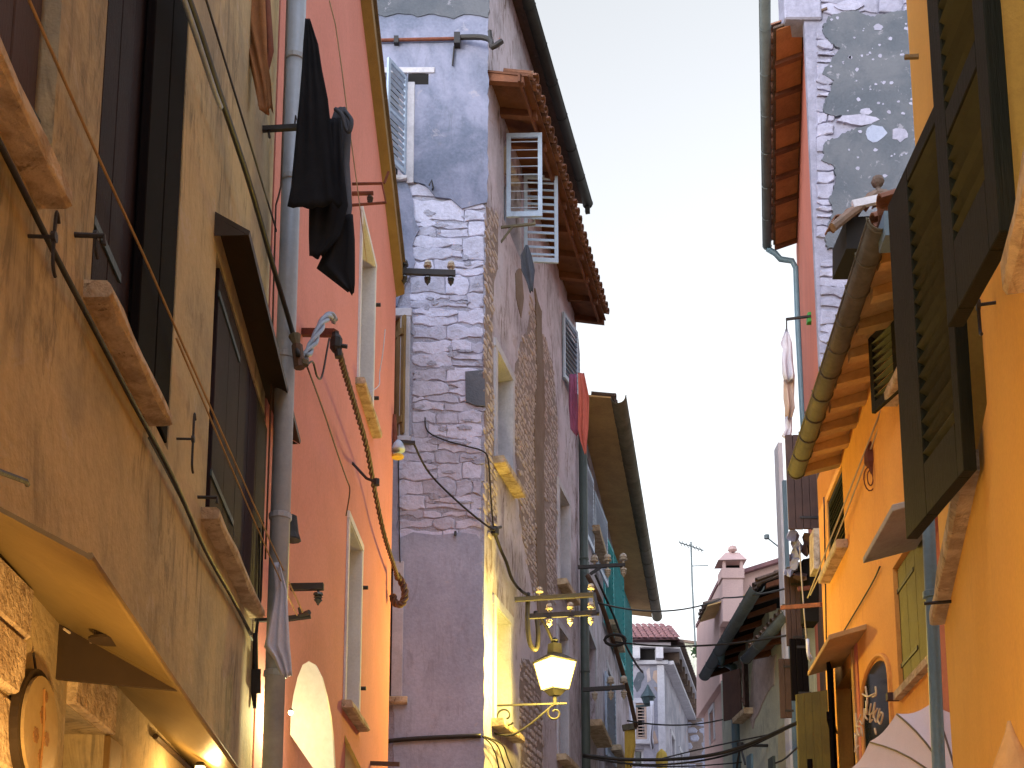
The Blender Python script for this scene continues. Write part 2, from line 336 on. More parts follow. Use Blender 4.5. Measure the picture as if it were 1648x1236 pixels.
 'plate_cream': surf('plate_cream', (0.36, 0.27, 0.13), (0.30, 0.21, 0.10), rough=0.35, big=6, fine=30, bump=0.05),
 'plate_mark': surf('plate_mark', (0.26, 0.14, 0.05), (0.2, 0.1, 0.04), rough=0.5, bump=0.0),
 'paving': surf('paving', (0.55, 0.50, 0.44), (0.42, 0.38, 0.34), rough=0.6, big=2, fine=12, bump=0.3),
 'leaf': surf('leaf', (0.05, 0.10, 0.04), (0.03, 0.07, 0.03), rough=0.7, big=8, fine=30, bump=0.1, rnd=0.2),
 'green_plastic': surf('green_plastic', (0.06, 0.30, 0.06), (0.05, 0.22, 0.05), rough=0.5, bump=0.0),
}
# ---------------------------------------------------------------- builders
def wall(W, parent, s0, s1, z1, holes=(), mat='tan_plaster', D=3.0, rv=0.22, z0=0.0, name='wall', step=0.0):
    """A solid house body whose street face has real openings. z1: number or function of s."""
    zt = z1 if callable(z1) else (lambda s: z1)
    hs_ = [(min(a, b), max(a, b), min(c, d), max(c, d)) for a, b, c, d in holes]
    S = sorted(set([s0, s1] + [x for h in hs_ for x in h[:2] if s0 < x < s1]))
    Z = sorted(set([z0] + [x for h in hs_ for x in h[2:]]))
    m = MB(W); nz = len(Z) + 1
    zz = lambda i, j: Z[j] if j < len(Z) else zt(S[i])
    vs = [(S[i], 0.0, zz(i, j)) for i in range(len(S)) for j in range(nz)]; fs = []
    for i in range(len(S) - 1):
        for j in range(nz - 1):
            ms = (S[i] + S[i + 1]) / 2; mz = (zz(i, j) + zz(i, j + 1)) / 2 if j < len(Z) - 1 else Z[-1] + 1e-3
            if any(h[0] < ms < h[1] and h[2] < mz < h[3] for h in hs_): continue
            fs.append((i * nz + j, (i + 1) * nz + j, (i + 1) * nz + j + 1, i * nz + j + 1))
    m.add(vs, fs)
    for a, b, c, d in hs_:
        q = [(a, c), (b, c), (b, d), (a, d)]
        for k in range(4):
            (x0, y0), (x1, y1) = q[k], q[(k + 1) % 4]
            m.add([(x0, 0, y0), (x1, 0, y1), (x1, -rv, y1), (x0, -rv, y0)], [(0, 1, 2, 3)])
    A, B = zt(s0), zt(s1)
    m.add([(s0, 0, z0), (s1, 0, z0), (s1, -D, z0), (s0, -D, z0), (s0, 0, A), (s1, 0, B), (s1, -D, B), (s0, -D, A)],
          [(0, 4, 7, 3), (1, 2, 6, 5), (2, 3, 7, 6), (4, 5, 6, 7)])
    return m.build(name, mat, parent)
def pane(parent, W, h, d=-0.2, mat='dark_glass', frame=None, fw=0.05, bars=0):
    a, b, c, e = min(h[:2]), max(h[:2]), min(h[2:]), max(h[2:])
    if frame:
        m = MB(W)
        m.box(a, a + fw, d - .02, d + .03, c, e); m.box(b - fw, b, d - .02, d + .03, c, e)
        m.box(a + fw, b - fw, d - .02, d + .03, c, c + fw); m.box(a + fw, b - fw, d - .02, d + .03, e - fw, e)
        for k in range(bars):
            z = c + (e - c) * (k + 1) / (bars + 1); m.box(a + fw, b - fw, d - .015, d + .022, z - fw * .3, z + fw * .3)
        w = m.build('window_frame', frame, parent)
        MB(W).box(a - .01, b + .01, d - .03, d - .012, c - .01, e + .01).build('pane', mat, w)
        return w
    return MB(W).box(a - .01, b + .01, d - .03, d, c - .01, e + .01).build('pane', mat, parent)
def surround(parent, W, h, w=0.09, pr=0.03, mat='white_stone', d_in=-0.0):
    a, b, c, e = min(h[:2]), max(h[:2]), min(h[2:]), max(h[2:])
    m = MB(W); m.box(a - w, a - .003, -.02, pr, c, e); m.box(b + .003, b + w, -.02, pr, c, e); m.box(a - w * 1.1, b + w * 1.1, -.02, pr * 1.15, e + .003, e + w)
    return m.build('window_surround', mat, parent)
def sill(parent, W, s0, s1, z, h=0.07, d=0.11, mat='sill_stone'):
    a, b = min(s0, s1), max(s0, s1); n = 7; vs = []; fs = []
    rr = random.Random(int(z * 1000))
    for i in range(n):
        s = a + (b - a) * i / (n - 1)
        e = 0.35 if i in (0, n - 1) else 0
        j = lambda k: rr.uniform(-.006, .006)
        vs += [(s + (j(0) if e else 0), -.05, z), (s, d - .012 + j(0), z + e * .012), (s, d + j(0), z + .016 + j(0)), (s, d - .004 + j(0), z + h - .012), (s, d - .018, z + h), (s, -.05, z + h)]
    for i in range(n - 1):
        for k in range(6):
            p, q = i * 6 + k, i * 6 + (k + 1) % 6; fs.append((p, q, q + 6, p + 6))
    fs += [tuple(range(6)), tuple(range((n - 1) * 6, n * 6))]
    return MB(W).add(vs, fs).build('window_sill', mat, parent)
def _leafpart(parent, name, me, hinge, ang):
    return copy_into(me, parent, (hinge[0], -hinge[1], hinge[2]), (0, 0, -ang), name)
def louver(parent, hinge, w, h, ang, mat, n=14, fw=0.06, th=0.035, mid=True, tilt=40, slat_w=None, label=None, free_w=None, bot=None, slat_mat=None):
    """louvred shutter leaf, hinged at (s, d, z) and pointing along ang (0 = along the wall, 90 deg = into the street)"""
    m = MB(); t = th / 2
    fr = free_w or fw; bt = bot or fw * 1.3; m.box(0, fw, -t, t, 0, h); m.box(w - fr, w, -t, t, 0, h)
    rails = [(0, bt), (h - fw * 1.1, h)] + ([(h * .48, h * .48 + fw)] if mid else [])
    for a, b in rails: m.box(fw, w - fr, -t, t, a, b)
    part = _leafpart(parent, 'shutter', mesh_of(m, 'shutter', mat, bevel=.003), hinge, ang)
    if label: part['label'] = label
    sw = slat_w or th * 1.25
    sm = mesh_of(MB().box(fw - .003, w - fr + .003, -sw / 2, sw / 2, -.004, .004), 'slat', slat_mat or mat)
    spans = [(bt, h * .48), (h * .48 + fw, h - fw * 1.1)] if mid else [(bt, h - fw * 1.1)]
    for a, b in spans:
        k = max(2, round(n * (b - a) / h))
        for i in range(k):
            z = a + (b - a) * (i + .5) / k; o = bpy.data.objects.new('slat', sm); COL.objects.link(o); o.parent = part
            o.location = (0, 0, z); o.rotation_euler = (radians(tilt + random.uniform(-4, 4)), 0, 0)
    return part
def planks(parent, hinge, w, h, ang, mat, n=3, th=0.035, strap='teal_iron', rails=(0.12, 0.86), label=None, flip=1):
    m = MB(); t = th / 2
    for r in rails: m.box(.01, w - .01, flip * (-t - .02), flip * (-t + .001), h * r - .045, h * r + .045)
    m.box(w / 2 - .03, w / 2 + .03, flip * (-t - .018), flip * (-t + .0005), h * rails[0] + .04, h * rails[-1] - .04)
    part = _leafpart(parent, 'shutter', mesh_of(m, 'shutter', mat, bevel=.003), hinge, ang)
    if label: part['label'] = label
    bw = w / n
    for i in range(n):
        b = mesh_of(MB().box(i * bw + .0025, (i + 1) * bw - .0025, -t, t, random.uniform(0, .006), h - random.uniform(0, .006)), 'board', mat, bevel=.004)
        o = bpy.data.objects.new('board', b); COL.objects.link(o); o.parent = part; o.location = (0, random.uniform(-.002, .002), 0)
    if strap:
        for r in rails:
            sm = MB().box(-.02, w * .62, flip * (t + .001), flip * (t + .009), h * r - .016, h * r + .016)
            o = bpy.data.objects.new('strap_hinge', mesh_of(sm, 'strap_hinge', strap)); COL.objects.link(o); o.parent = part
    return part
def leafpx(kind, parent, W, hinge_px, free_px, top_py, mat, d=0.05, top_free=None, **kw):
    s, z = W.sz(hinge_px[0], hinge_px[1], d); fs, fd = W.onz(free_px[0], free_px[1], z)
    w = hypot(fs - s, fd - d); ang = atan2(fd - d, fs - s); top = W.zs(s, top_py, d) if top_free is None else W.zs(fs, top_free, fd)
    return (louver if kind == 'l' else planks)(parent, (s, d, z), w, top - z, ang, mat, **kw)
def hook(parent, W, s, z, up=.16, dn=.12, out=.06, name='shutter_hook', r=.0052, mat='iron'):
    m = MB(W); m.tube([(s, 0, z), (s, out, z)], r, 6)
    m.tube([(s + .03, out, z + up), (s + .008, out, z + up + .02), (s, out, z + up - .02), (s, out, z), (s, out, z - dn), (s + .012, out, z - dn - .03), (s + .03, out, z - dn - .04)], r, 6, 4)
    m.lathe([(.016, 0), (.016, .012)], (s, out - .006, z), 8, (0, 1, 0))
    return m.build(name, mat, parent)
def cloth(name, label, cat, mat, rows, Y, folds=3, amp=.03, cols=12, th=.012, phase=0.0, tilt=0.0, group=None):
    """a hanging textile: rows (py, left px, right px) at depth Y, folded in depth, with thickness"""
    R = []
    for i in range(len(rows) - 1):
        (y0, a0, b0), (y1, a1, b1) = rows[i], rows[i + 1]; k = max(1, int((y1 - y0) / 9))
        for j in range(k):
            t = j / k; R.append((y0 + (y1 - y0) * t, a0 + (a1 - a0) * t, b0 + (b1 - b0) * t))
    R.append(rows[-1]); n = len(R); fr = []; bk = []
    rr = random.Random(len(label)); w1, w2 = rr.uniform(0, 6), rr.uniform(0, 6)
    for i, (y, a, b) in enumerate(R):
        for c in range(cols):
            u = c / (cols - 1); v = i / max(1, n - 1)
            dep = amp * (0.2 + .8 * v) * (.6 * sin(folds * 1.3 * pi * u * (1 + .5 * u) + phase + w1 + 2.2 * v) + .5 * sin(1.7 * folds * pi * u + w2 - 3 * v) + .35 * sin(5 * v + 4 * u + w1)) + tilt * (u - .5)
            edge = min(u, 1 - u) * 2
            P = at(a + (b - a) * u, y + sin(u * 9 + w2) * (2 if i == n - 1 else 0), Y); k = (Y + dep) / Y
            P = Vector((P.x, P.y + dep, P.z)); fr.append(tuple(P)); bk.append((P.x, P.y + th * (.3 + edge), P.z))
    m = MB(); N = n * cols; fs = []
    for i in range(n - 1):
        for c in range(cols - 1):
            q = (i * cols + c, i * cols + c + 1, (i + 1) * cols + c + 1, (i + 1) * cols + c); fs.append(q); fs.append(tuple(N + x for x in reversed(q)))
    for i in range(n - 1):
        for c in (0, cols - 1): a, b = i * cols + c, (i + 1) * cols + c; fs.append((a, b, N + b, N + a))
    for c in range(cols - 1):
        for i in (0, n - 1): a, b = i * cols + c, i * cols + c + 1; fs.append((a, b, N + b, N + a))
    m.add(fr + bk, fs)
    return m.build(name, mat, None, smooth=True, label=label, cat=cat, group=group)
def wire(name, label, pts, r, mat='cable', cat='cable', k=5, n=6, group=None):
    m = MB(); m.tube(pts, r, n, k)
    return m.build(name, mat, None, smooth=True, label=label, cat=cat, group=group)
def twisted(name, label, pts, R, r, mat, turns, cat='cable', strands=3):
    P = spline([Vector(p) for p in pts], 14); m = MB(); L = len(P)
    for s in range(strands):
        q = []
        for i, p in enumerate(P):
            t = (P[min(i + 1, L - 1)] - P[max(i - 1, 0)]).normalized(); x = t.cross(Vector((0, 1, 0.01))).normalized(); y = t.cross(x)
            a = 2 * pi * (s / strands + turns * i / (L - 1)); q.append(p + (x * cos(a) + y * sin(a)) * R)
        m.tube(q, r, 5)
    return m.build(name, mat, None, smooth=True, label=label, cat=cat)
INS_UP = [(.012, 0), (.012, .03), (.045, .035), (.05, .05), (.032, .06), (.042, .075), (.036, .10), (.018, .115), (.004, .12)]
INS_DN = [(.010, 0), (.010, -.02), (.036, -.025), (.04, -.04), (.026, -.048), (.037, -.06), (.024, -.07), (.034, -.082), (.018, -.10), (.004, -.125)]
def insulator(parent, P, mat, up=True, sc=1.0, local=None):
    m = MB(WALL.get(parent.name)); m.lathe([(r * sc, h * sc) for r, h in (INS_UP if up else INS_DN)], P, 10)
    return m.build('insulator', mat, parent, smooth=False)
def ins_bracket(label, A, B, ins, bar=(.035, .04), sc=1.0, mat='iron', extra=None):
    """iron bar from A to B (world points) carrying insulators at (fraction, up?, material)"""
    A = Vector(A); B = Vector(B)
    t = thing('insulator_bracket', label, 'bracket', None, tuple(A))
    m = MB(); m.bar(A, B, *bar); m.build('bar', mat, t, bevel=.003)
    for f, up, im in ins:
        P = A.lerp(B, f) + Vector((0, 0, bar[1] / 2 if up else -bar[1] / 2)); insulator(t, tuple(P), im, up, sc)
    if extra: extra(t)
    return t
def tile_mesh(mat, L=.42, r0=.085, r1=.07, th=.014, n=7, up=True):
    """a half-round roof tile lying along -y (y = 0 is the eave end)"""
    vs = []; fs = []
    for j, (y, r) in enumerate(((0, r0), (L, r1))):
        for rad in (r, r - th):
            for k in range(n):
                a = pi * k / (n - 1); vs.append((rad * cos(a), y, rad * sin(a) * (.8 if up else -.8)))
    for k in range(n - 1):
        o0, i0, o1, i1 = k, n + k, 2 * n + k, 3 * n + k
        fs += [(o0, o0 + 1, o1 + 1, o1), (i0, i1, i1 + 1, i0 + 1), (o0, i0, i0 + 1, o0 + 1), (o1, o1 + 1, i1 + 1, i1)]
    for k in (0, n - 1): fs.append((k, 2 * n + k, 3 * n + k, n + k))
    m = MB(); m.v = vs; m.f = fs
    return mesh_of(m, 'roof_tile', mat, smooth=False)
_TM = {}
def tile_row(roof, W, s0, s1, d_e, z_e, slope, mat, pitch=.2, rows=1, r=.085, L=.42, over=.07, jit=.01):
    """rows of cover and channel tiles along the eave edge from s0 to s1 at (d_e, z_e), rising into the house"""
    key = (mat, r, L)
    if key not in _TM: _TM[key] = (tile_mesh(mat, L, r, r * .82), tile_mesh(mat, L, r * .95, r * .8, up=False))
    n = max(1, int(abs(s1 - s0) / pitch)); a = min(s0, s1)
    for q in range(rows):
        for i in range(n):
            s = a + pitch * (i + .5)
            dd = d_e + over - q * (L - .06) * cos(slope); zz = z_e + (q * (L - .06)) * sin(slope) + q * .005
            for me, ds, dz in ((_TM[key][1], 0, .055), (_TM[key][0], pitch / 2, .075)):
                copy_into(me, roof, (s + ds, -(dd + random.uniform(-jit, jit)), zz + dz + random.uniform(-.004, .004)),
                          (slope + random.uniform(-.02, .02), 0, random.uniform(-.03, .03)), 'roof_tile')
def eave(parent, W, s0, s1, D, z_e, slope, soffit_mat, rafter_mat=None, gap=.5, tile_mat=None, tiles=True, back=.4, th=.03, rw=.09, rh=.11, pitch=.2, rows=1, tail=0.0, r=.085):
    """sloping eave: soffit boards, rafters and a row of tiles; D = overhang, z_e = height of its outer lower edge"""
    a, b = min(s0, s1), max(s0, s1); k = tan(slope); m = MB(W)
    f = lambda d: z_e + (D - d) * k
    m.hexa([(a, D, f(D)), (b, D, f(D)), (b, -back, f(-back)), (a, -back, f(-back))], [(a, D, f(D) + th), (b, D, f(D) + th), (b, -back, f(-back) + th), (a, -back, f(-back) + th)])
    roof = m.build('roof', soffit_mat, parent)
    if rafter_mat:
        n = max(2, int((b - a) / gap) + 1)
        for i in range(n):
            s = a + rw / 2 + (b - a - rw) * i / (n - 1) + random.uniform(-.02, .02); e = D - .05 + tail + random.uniform(-.03, .03)
            q = MB(W); q.hexa([(s - rw / 2, e, f(e) - rh * .75), (s + rw / 2, e, f(e) - rh * .75), (s + rw / 2, -.1, f(-.1) - rh), (s - rw / 2, -.1, f(-.1) - rh)],
                              [(s - rw / 2, e, f(e) - .002), (s + rw / 2, e, f(e) - .002), (s + rw / 2, -.1, f(-.1) - .002), (s - rw / 2, -.1, f(-.1) - .002)])
            q.build('rafter', rafter_mat, roof)
    if tile_mat and tiles: tile_row(roof, W, a, b, D, z_e + th, slope, tile_mat, pitch, rows, r=r)
    return roof
def gutter(name, label, W, s0, s1, d, z, r=.07, mat='gutter_zinc', step=.6, parent=None, slope_z=0.0):
    """half-round gutter hung along an eave, with its straps"""
    a, b = min(s0, s1), max(s0, s1); t = parent or thing(name, label, 'gutter', W, (a, d, z - r))
    m = MB(W); n = 9; vs = []; fs = []
    for s in (a, b):
        zz = z + slope_z * (s - a)
        for rad in (r, r - .008):
            for k in range(n):
                x = pi + pi * k / (n - 1); vs.append((s, d + rad * cos(x), zz + rad * sin(x)))
    for k in range(n - 1):
        fs += [(k, k + 1, 2 * n + k + 1, 2 * n + k), (n + k, 3 * n + k, 3 * n + k + 1, n + k + 1), (k, n + k, n + k + 1, k + 1), (2 * n + k, 2 * n + k + 1, 3 * n + k + 1, 3 * n + k)]
    fs += [(0, 2 * n, 3 * n, n), (n - 1, 2 * n - 1, 4 * n - 1, 3 * n - 1)]
    m.add(vs, fs); m.tube([(a, d + r, z), (b, d + r, z + slope_z * (b - a))], .010, 6); m.build('trough', mat, t, smooth=True)
    k = max(1, int((b - a) / step))
    for i in range(k + 1):
        s = a + .03 + (b - a - .06) * i / k; zz = z + slope_z * (s - a)
        q = MB(W); q.tube([(s, d + (r + .004) * cos(pi + pi * j / 8), zz + (r + .004) * sin(pi + pi * j / 8)) for j in range(9)], .007, 5)
        q.tube([(s, d + r + .004, zz - .006), (s, d + r + .006, zz + .03)], .006, 5); q.build('strap', mat, t)
    return t
def downpipe(name, label, pts, r, mat, bands=(), W=None, band_mat=None):
    t = thing(name, label, 'drainpipe', None, tuple(min((Vector(p) for p in pts), key=lambda q: q.z)))
    m = MB(); m.tube(pts, r, 14, 0); m.build('pipe', mat, t, smooth=True)
    for P in bands:
        P = Vector(P); q = MB(); q.lathe([(r + .002, -.02), (r + .008, -.016), (r + .008, .016), (r + .002, .02)], tuple(P), 14); q.build('pipe_collar', band_mat or mat, t)
    return t
def stones(parent, W, rows_y, xl, xr, mat, d0, d1, wmin, wmax, gap=3, rr=None, name='stone'):
    """courses of rough stones, closely fitted between wavy bed joints; picture units on the wall's plane, each stone its own piece"""
    rr = rr or random.Random(3)
    for y0, y1 in rows_y:
        ym = (y0 + y1) / 2; x = xl(ym); e = xr(ym); sl = rr.uniform(-2, 2)
        wv = lambda u, y: 2.2 * sin(u * .071 + y * 1.3) + 1.4 * sin(u * .19 + y * .7)
        while x < e - 5:
            w = rr.uniform(wmin, wmax) * (0.65 + .55 * (y1 - y0) / 26); x2 = min(e, x + w); s2 = rr.uniform(-4, 4)
            if e - x2 < wmin * .6: x2 = e
            cells = [(y0, y1)]
            if (y1 - y0) > 21 and rr.random() < .35: c = y0 + (y1 - y0) * rr.uniform(.4, .6); cells = [(y0, c), (c, y1)]
            for a, b in cells:
                g = gap * rr.uniform(.4, 1.1); j = lambda k=1.3: rr.uniform(-k, k); pts = []
                A, B = x + g / 2, x2 - g / 2
                n = 4 if B - A < 34 else 6
                for k in range(n): u = A + (B - A) * k / (n - 1); pts.append((u + sl * (1 if k == 0 else 0) * .5 + j(), a + wv(u, y0) + g / 2 + (abs(j(2.2)) if k in (0, n - 1) else j(1.6))))
                pts.append((B + s2 * .5 + j(), (a + b) / 2 + j()))
                for k in range(n - 1, -1, -1): u = A + (B - A) * k / (n - 1); pts.append((u + j(), b + wv(u, y1) - g / 2 - (abs(j(2.2)) if k in (0, n - 1) else j(1.6))))
                pts.append((A + sl * .5 + j(), (a + b) / 2 + j()))
                cx, cy = (A + B) / 2, (a + b) / 2 + wv((A + B) / 2, y0); m = MB(W); n = len(pts); f = d1 * rr.uniform(.5, 1.2); o = [W.sz(*p) for p in pts]; c = W.sz(cx, cy)
                hk = lambda p, t: (c[0] + (p[0] - c[0]) * t, c[1] + (p[1] - c[1]) * t)
                r2 = [hk(p, rr.uniform(.88, .97)) for p in o]
                vs = [(p[0], d0, p[1]) for p in o] + [(p[0], f * .75, p[1]) for p in o] + [(p[0], f * rr.uniform(.85, 1.2), p[1]) for p in r2] + [(c[0], f * rr.uniform(.9, 1.2), c[1])]
                fs = []
                for i in range(n):
                    q = (i + 1) % n; fs += [(i, q, n + q, n + i), (n + i, n + q, 2 * n + q, 2 * n + i), (2 * n + i, 2 * n + q, 3 * n)]
                m.add(vs, fs); m.build(name, mat, parent)
            x = x2; sl = s2
def inpoly(x, y, P):
    c = False; n = len(P)
    for i in range(n):
        (x0, y0), (x1, y1) = P[i], P[i - 1]
        if (y0 > y) != (y1 > y) and x < (x1 - x0) * (y - y0) / (y1 - y0) + x0: c = not c
    return c
def rubble(parent, W, poly_px, mat, size=.11, d=.03, seed=1, name='rubble', bed='rubble_bed'):
    """small stones too fine to pick apart, joined into one part"""
    rr = random.Random(seed); P = [W.sz(*p) for p in poly_px]; xs = [p[0] for p in P]; zs = [p[1] for p in P]
    MB(W).prism(jag(P, .10, .05, rr), -.01, .006).build('bed', bed, parent)
    m = MB(W); z = min(zs)
    while z < max(zs):
        h = size * rr.uniform(.5, 1.1); s = min(xs) + rr.uniform(-.1, 0)
        while s < max(xs):
            w = size * rr.uniform(.7, 3.0); cx, cz = s + w / 2, z + h / 2
            if inpoly(cx + rr.gauss(0, .05), cz, P) and rr.random() < .85:
                f = d * rr.uniform(.5, 1.3); n = 7; o = []
                for i in range(n):
                    th = 2 * pi * (i + rr.uniform(-.2, .2)) / n; q = (abs(cos(th)) ** 4 + abs(sin(th)) ** 4) ** -.25 * rr.uniform(.8, .97); o.append((cx + w / 2 * cos(th) * q, cz + h / 2 * sin(th) * q))
                vs = [(a, 0, b) for a, b in o] + [(cx + (a - cx) * .8, f, cz + (b - cz) * .75) for a, b in o] + [(cx, f * 1.1, cz)]
                m.add(vs, [x for i in range(n) for x in ((i, (i + 1) % n, n + (i + 1) % n, n + i), (n + i, n + (i + 1) % n, 2 * n))])
            s += w
        z += h
    if m.v: return m.build(name, mat, parent, kind='stuff')
def patch(parent, W, poly_px, mat, d0, d1, step=.14, amp=.02, seed=2, name='plaster_patch', **kw):
    rr = random.Random(seed); P = [W.sz(*p) for p in poly_px]
    return MB(W).prism(jag(P, step, amp, rr), d0, d1).build(name, mat, parent, **kw)

def merge(src, dst):
    """hand the parts of one wall's Empty over to the house they belong to"""
    A = Matrix.LocRotScale(src.location, src.rotation_euler, None); B = Matrix.LocRotScale(dst.location, dst.rotation_euler, None)
    for c in list(src.children):
        M = Matrix.LocRotScale(c.location, c.rotation_euler, c.scale); c.parent = dst; c.matrix_parent_inverse = Matrix.Identity(4); c.matrix_basis = B.inverted() @ A @ M
    bpy.data.objects.remove(src)
def adopt(o, dst, *keys):
    M = Matrix.LocRotScale(o.location, o.rotation_euler, o.scale); B = Matrix.LocRotScale(dst.location, dst.rotation_euler, None)
    o.parent = dst; o.matrix_basis = B.inverted() @ M
    for k in ('category', 'label'):
        if k in o: del o[k]
# ---------------------------------------------------------------- ground
g = MB(); g.add([(-60, -30, 0), (60, -30, 0), (60, 120, 0), (-60, 120, 0)], [(0, 1, 2, 3)]); g.build('street', 'paving', None, kind='structure')
# ---------------------------------------------------------------- wall planes
P = at(405, 1236, 7.5);  WL = Wall('L', (P.x, P.y), 700)          # tan house, near left
P = at(408, 1236, 7.56); WP = Wall('L', (P.x, P.y), 880)          # pink house
P = at(779, 1000, 14.6); WF = Wall('F', (P.x, P.y)); WS = Wall('L', (P.x, P.y), 1320)   # stone house: gable and street side
s, z = WS.sz(934, 1236); P = WS.w(s, -.02, 0); WH = Wall('L', (P.x, P.y), 1165)         # house with teal shutters
P = at(1534, 1236, 6.0); WR = Wall('R', (P.x, P.y), 1385)         # orange house, near right
P = at(1520, 1236, 8.6); WO = Wall('R', (P.x, P.y), 1000)         # second orange house
P = at(1318, 560, 14.5); WG = Wall('F', (P.x, P.y)); WT = Wall('R', (P.x, P.y), 1245)   # tall house: gable and street side
P = at(1292, 1236, 20.0); WY = Wall('R', (P.x, P.y), 700)
P = at(1205, 1236, 25.0); WD = Wall('R', (P.x, P.y), 830)
P = at(1168, 1236, 31.0); WK = Wall('R', (P.x, P.y), 830)
P = at(1072, 1236, 38.0); WE = Wall('F', (P.x, P.y)); WE2 = Wall('L', (P.x, P.y), 1300)
P = at(1104, 1236, 46.0); WV = Wall('F', (P.x, P.y))

# ================================================================ tan house, near left
T = thing('plaster_house', 'tan stained plaster house with brown plank shutters, nearest on the left', 'house', WL, (0, 0, 0))
W = WL
z2 = (W.sz(133, 475)[1] + W.sz(238, 689)[1]) / 2
z3 = (W.sz(322, 848)[1] + W.sz(402, 985)[1]) / 2
s1b = W.sz(62, 337)[0]; z1s = W.sz(62, 337)[1]
h1 = (W.sz(88, 170)[0] - 1.0, W.sz(88, 170)[0], z1s + .07, z1s + 1.6)
h2 = (W.sz(148, 412)[0], W.sz(286, 412)[0], z2 + .06, z2 + 2.2)
top3 = W.sz(356, 430)[1]
h3 = (W.sz(338, 640)[0], W.sz(441, 640)[0], z3 + .06, top3)
hd = (W.sz(100, 1236)[0], W.sz(165, 1236)[0], 0.05, W.sz(165, 1180)[1])     # shop doorway under the canopy
s_far = 0.0
wall(W, T, -9.0, s_far, 9.5, [h1, h2, h3, hd], 'tan_plaster', D=4, rv=.2)
pane(T, W, h1, -.19, 'dim_room', 'umber_wood', .06); pane(T, W, h2, -.19, 'dim_room', 'black_wood', .05, 1); pane(T, W, h3, -.19, 'dim_room', 'black_wood', .05, 1)
pane(T, W, hd, -.19, 'dim_room', 'ochre_wood', .07)
sill(T, W, s1b - 1.3, s1b, z1s, .07, .09)
sill(T, W, W.sz(133, 475)[0], W.sz(238, 689)[0], z2, .06, .09)
sill(T, W, W.sz(322, 848)[0], W.sz(402, 985)[0], z3, .06, .09)
# shutters of the nearest window: a leaf swung half in, in the opening
planks(T, (h1[1] - .03, -.06, h1[2] + .05), .5, h1[3] - h1[2], pi + .1, 'umber_wood', 3, label='brown plank shutter leaf at the edge of the picture')
planks(T, (h2[0] + .04, -.03, h2[2] + .015), (h2[1] - h2[0]) * .44, h2[3] - h2[2] - .03, 0.0, 'brown_wood', 3, label='closed purplish brown plank shutter leaf', flip=-1)
planks(T, (h2[1] - .02, -.02, h2[2] + .02), (h2[1] - h2[0]) * .56, h2[3] - h2[2] - .03, pi - .05, 'black_wood', 2, strap=None, label='dark shutter leaf left ajar')
lw = (h3[1] - h3[0] - .08) / 2
planks(T, (h3[0] + .06, -.01, h3[2] + .07), lw, h3[3] - h3[2] - .12, 0.0, 'brown_wood', 3, rails=(.13, .88), flip=-1)
planks(T, (h3[1] - .01, -.01, h3[2] + .12), lw, h3[3] - h3[2] - .17, pi, 'brown_wood', 3, strap=None)
# narrow board hood over the third window
za = W.sz(345, 345)[1]; zb = top3 + .03
m = MB(W); a, b = h3[0] - .08, h3[1] + .12
m.hexa([(a, -.02, zb + .12), (b, -.02, zb + .12), (b, .17, zb + .01), (a, .17, zb + .01)], [(a, -.02, zb + .145), (b, -.02, zb + .145), (b, .175, zb + .035), (a, .175, zb + .035)])
m.add([(a, -.02, zb + .12), (a, .16, zb + .012), (a, -.02, zb - .0)], [(0, 1, 2)]); m.add([(b, -.02, zb + .12), (b, .16, zb + .012), (b, -.02, zb)], [(0, 1, 2)])
m.build('window_hood', 'canopy_dark', T, label='narrow brown board hood over the far shuttered window')
for px, py, a, b, c in ((45, 380, .06, .06, .07), (128, 378, .0, .02, .05), (284, 706, .10, .10, .07)):
    hook(T, W, *W.sz(px, py), a, b, c)
for px, py in ((318, 800), (120, 378)):
    s, z = W.sz(px, py); MB(W).tube([(s, -.01, z), (s, .09, z), (s, .09, z - .03)], .008, 6).build('wall_pin', 'iron', T)
# shop front below the canopy
s, z = W.sz(38, 1000); rr = random.Random(5); zz = 1.2
while zz < W.sz(30, 950)[1]:
    hh = rr.uniform(.14, .24); dd = rr.uniform(.012, .03)
    MB(W).box(s - .9, s - rr.uniform(.0, .05), -.02, dd, zz + .006, zz + hh - .006).build('stone_block', 'sill_stone', T, bevel=.008); zz += hh
m = MB(W); a, b = hd[0] - .0, hd[1] + .03
m.box(a, b, -.02, .03, hd[3] + .004, hd[3] + .16); m.build('lintel', 'sill_stone', T, bevel=.006)
m = MB(W); m.box(hd[1] + .003, hd[1] + .17, -.02, .02, .1, hd[3] + .0); m.build('door_jamb', 'ochre_wood', T, bevel=.005)
planks(T, (hd[1] - .05, -.12, .1), .5, hd[3] - .14, pi + .9, 'rust', 3, strap=None, label='red brown shop door leaf')

# metal canopy over the shop
C = thing('shop_canopy', 'long beige metal canopy over the shop on the tan house, lit from below', 'canopy', WL, W.sdz(190, 1110))
dC = .36; zin = W.sz(95, 1005)[1]; zout = W.sz(278, 1098, dC)[1]
sg = W.sz(95, 1050)[0]
pA = W.sz(-40, 630, dC); pB = W.sz(278, 1099, dC); pC = W.sz(388, 1252, dC)
iA = W.sz(-120, 760); iB = W.sz(95, 1004); iC = W.sz(312, 1238)
def canopy_pane(a0, a1, b0, b1, name, nm):
    m = MB(W); q = [(a0[0], .0, a0[1]), (a1[0], .0, a1[1]), (b1[0], dC, b1[1]), (b0[0], dC, b0[1])]
    m.hexa(q, [(x, y, z + .012) for x, y, z in q]); return m.build(name, nm, C)
canopy_pane(iA, iB, (iA[0], pB[1] + .05), pB, 'soffit_panel', 'canopy_metal')
canopy_pane((iB[0] + .01, iB[1]), iC, (pB[0] + .004, pB[1]), pC, 'soffit_panel', 'canopy_metal')
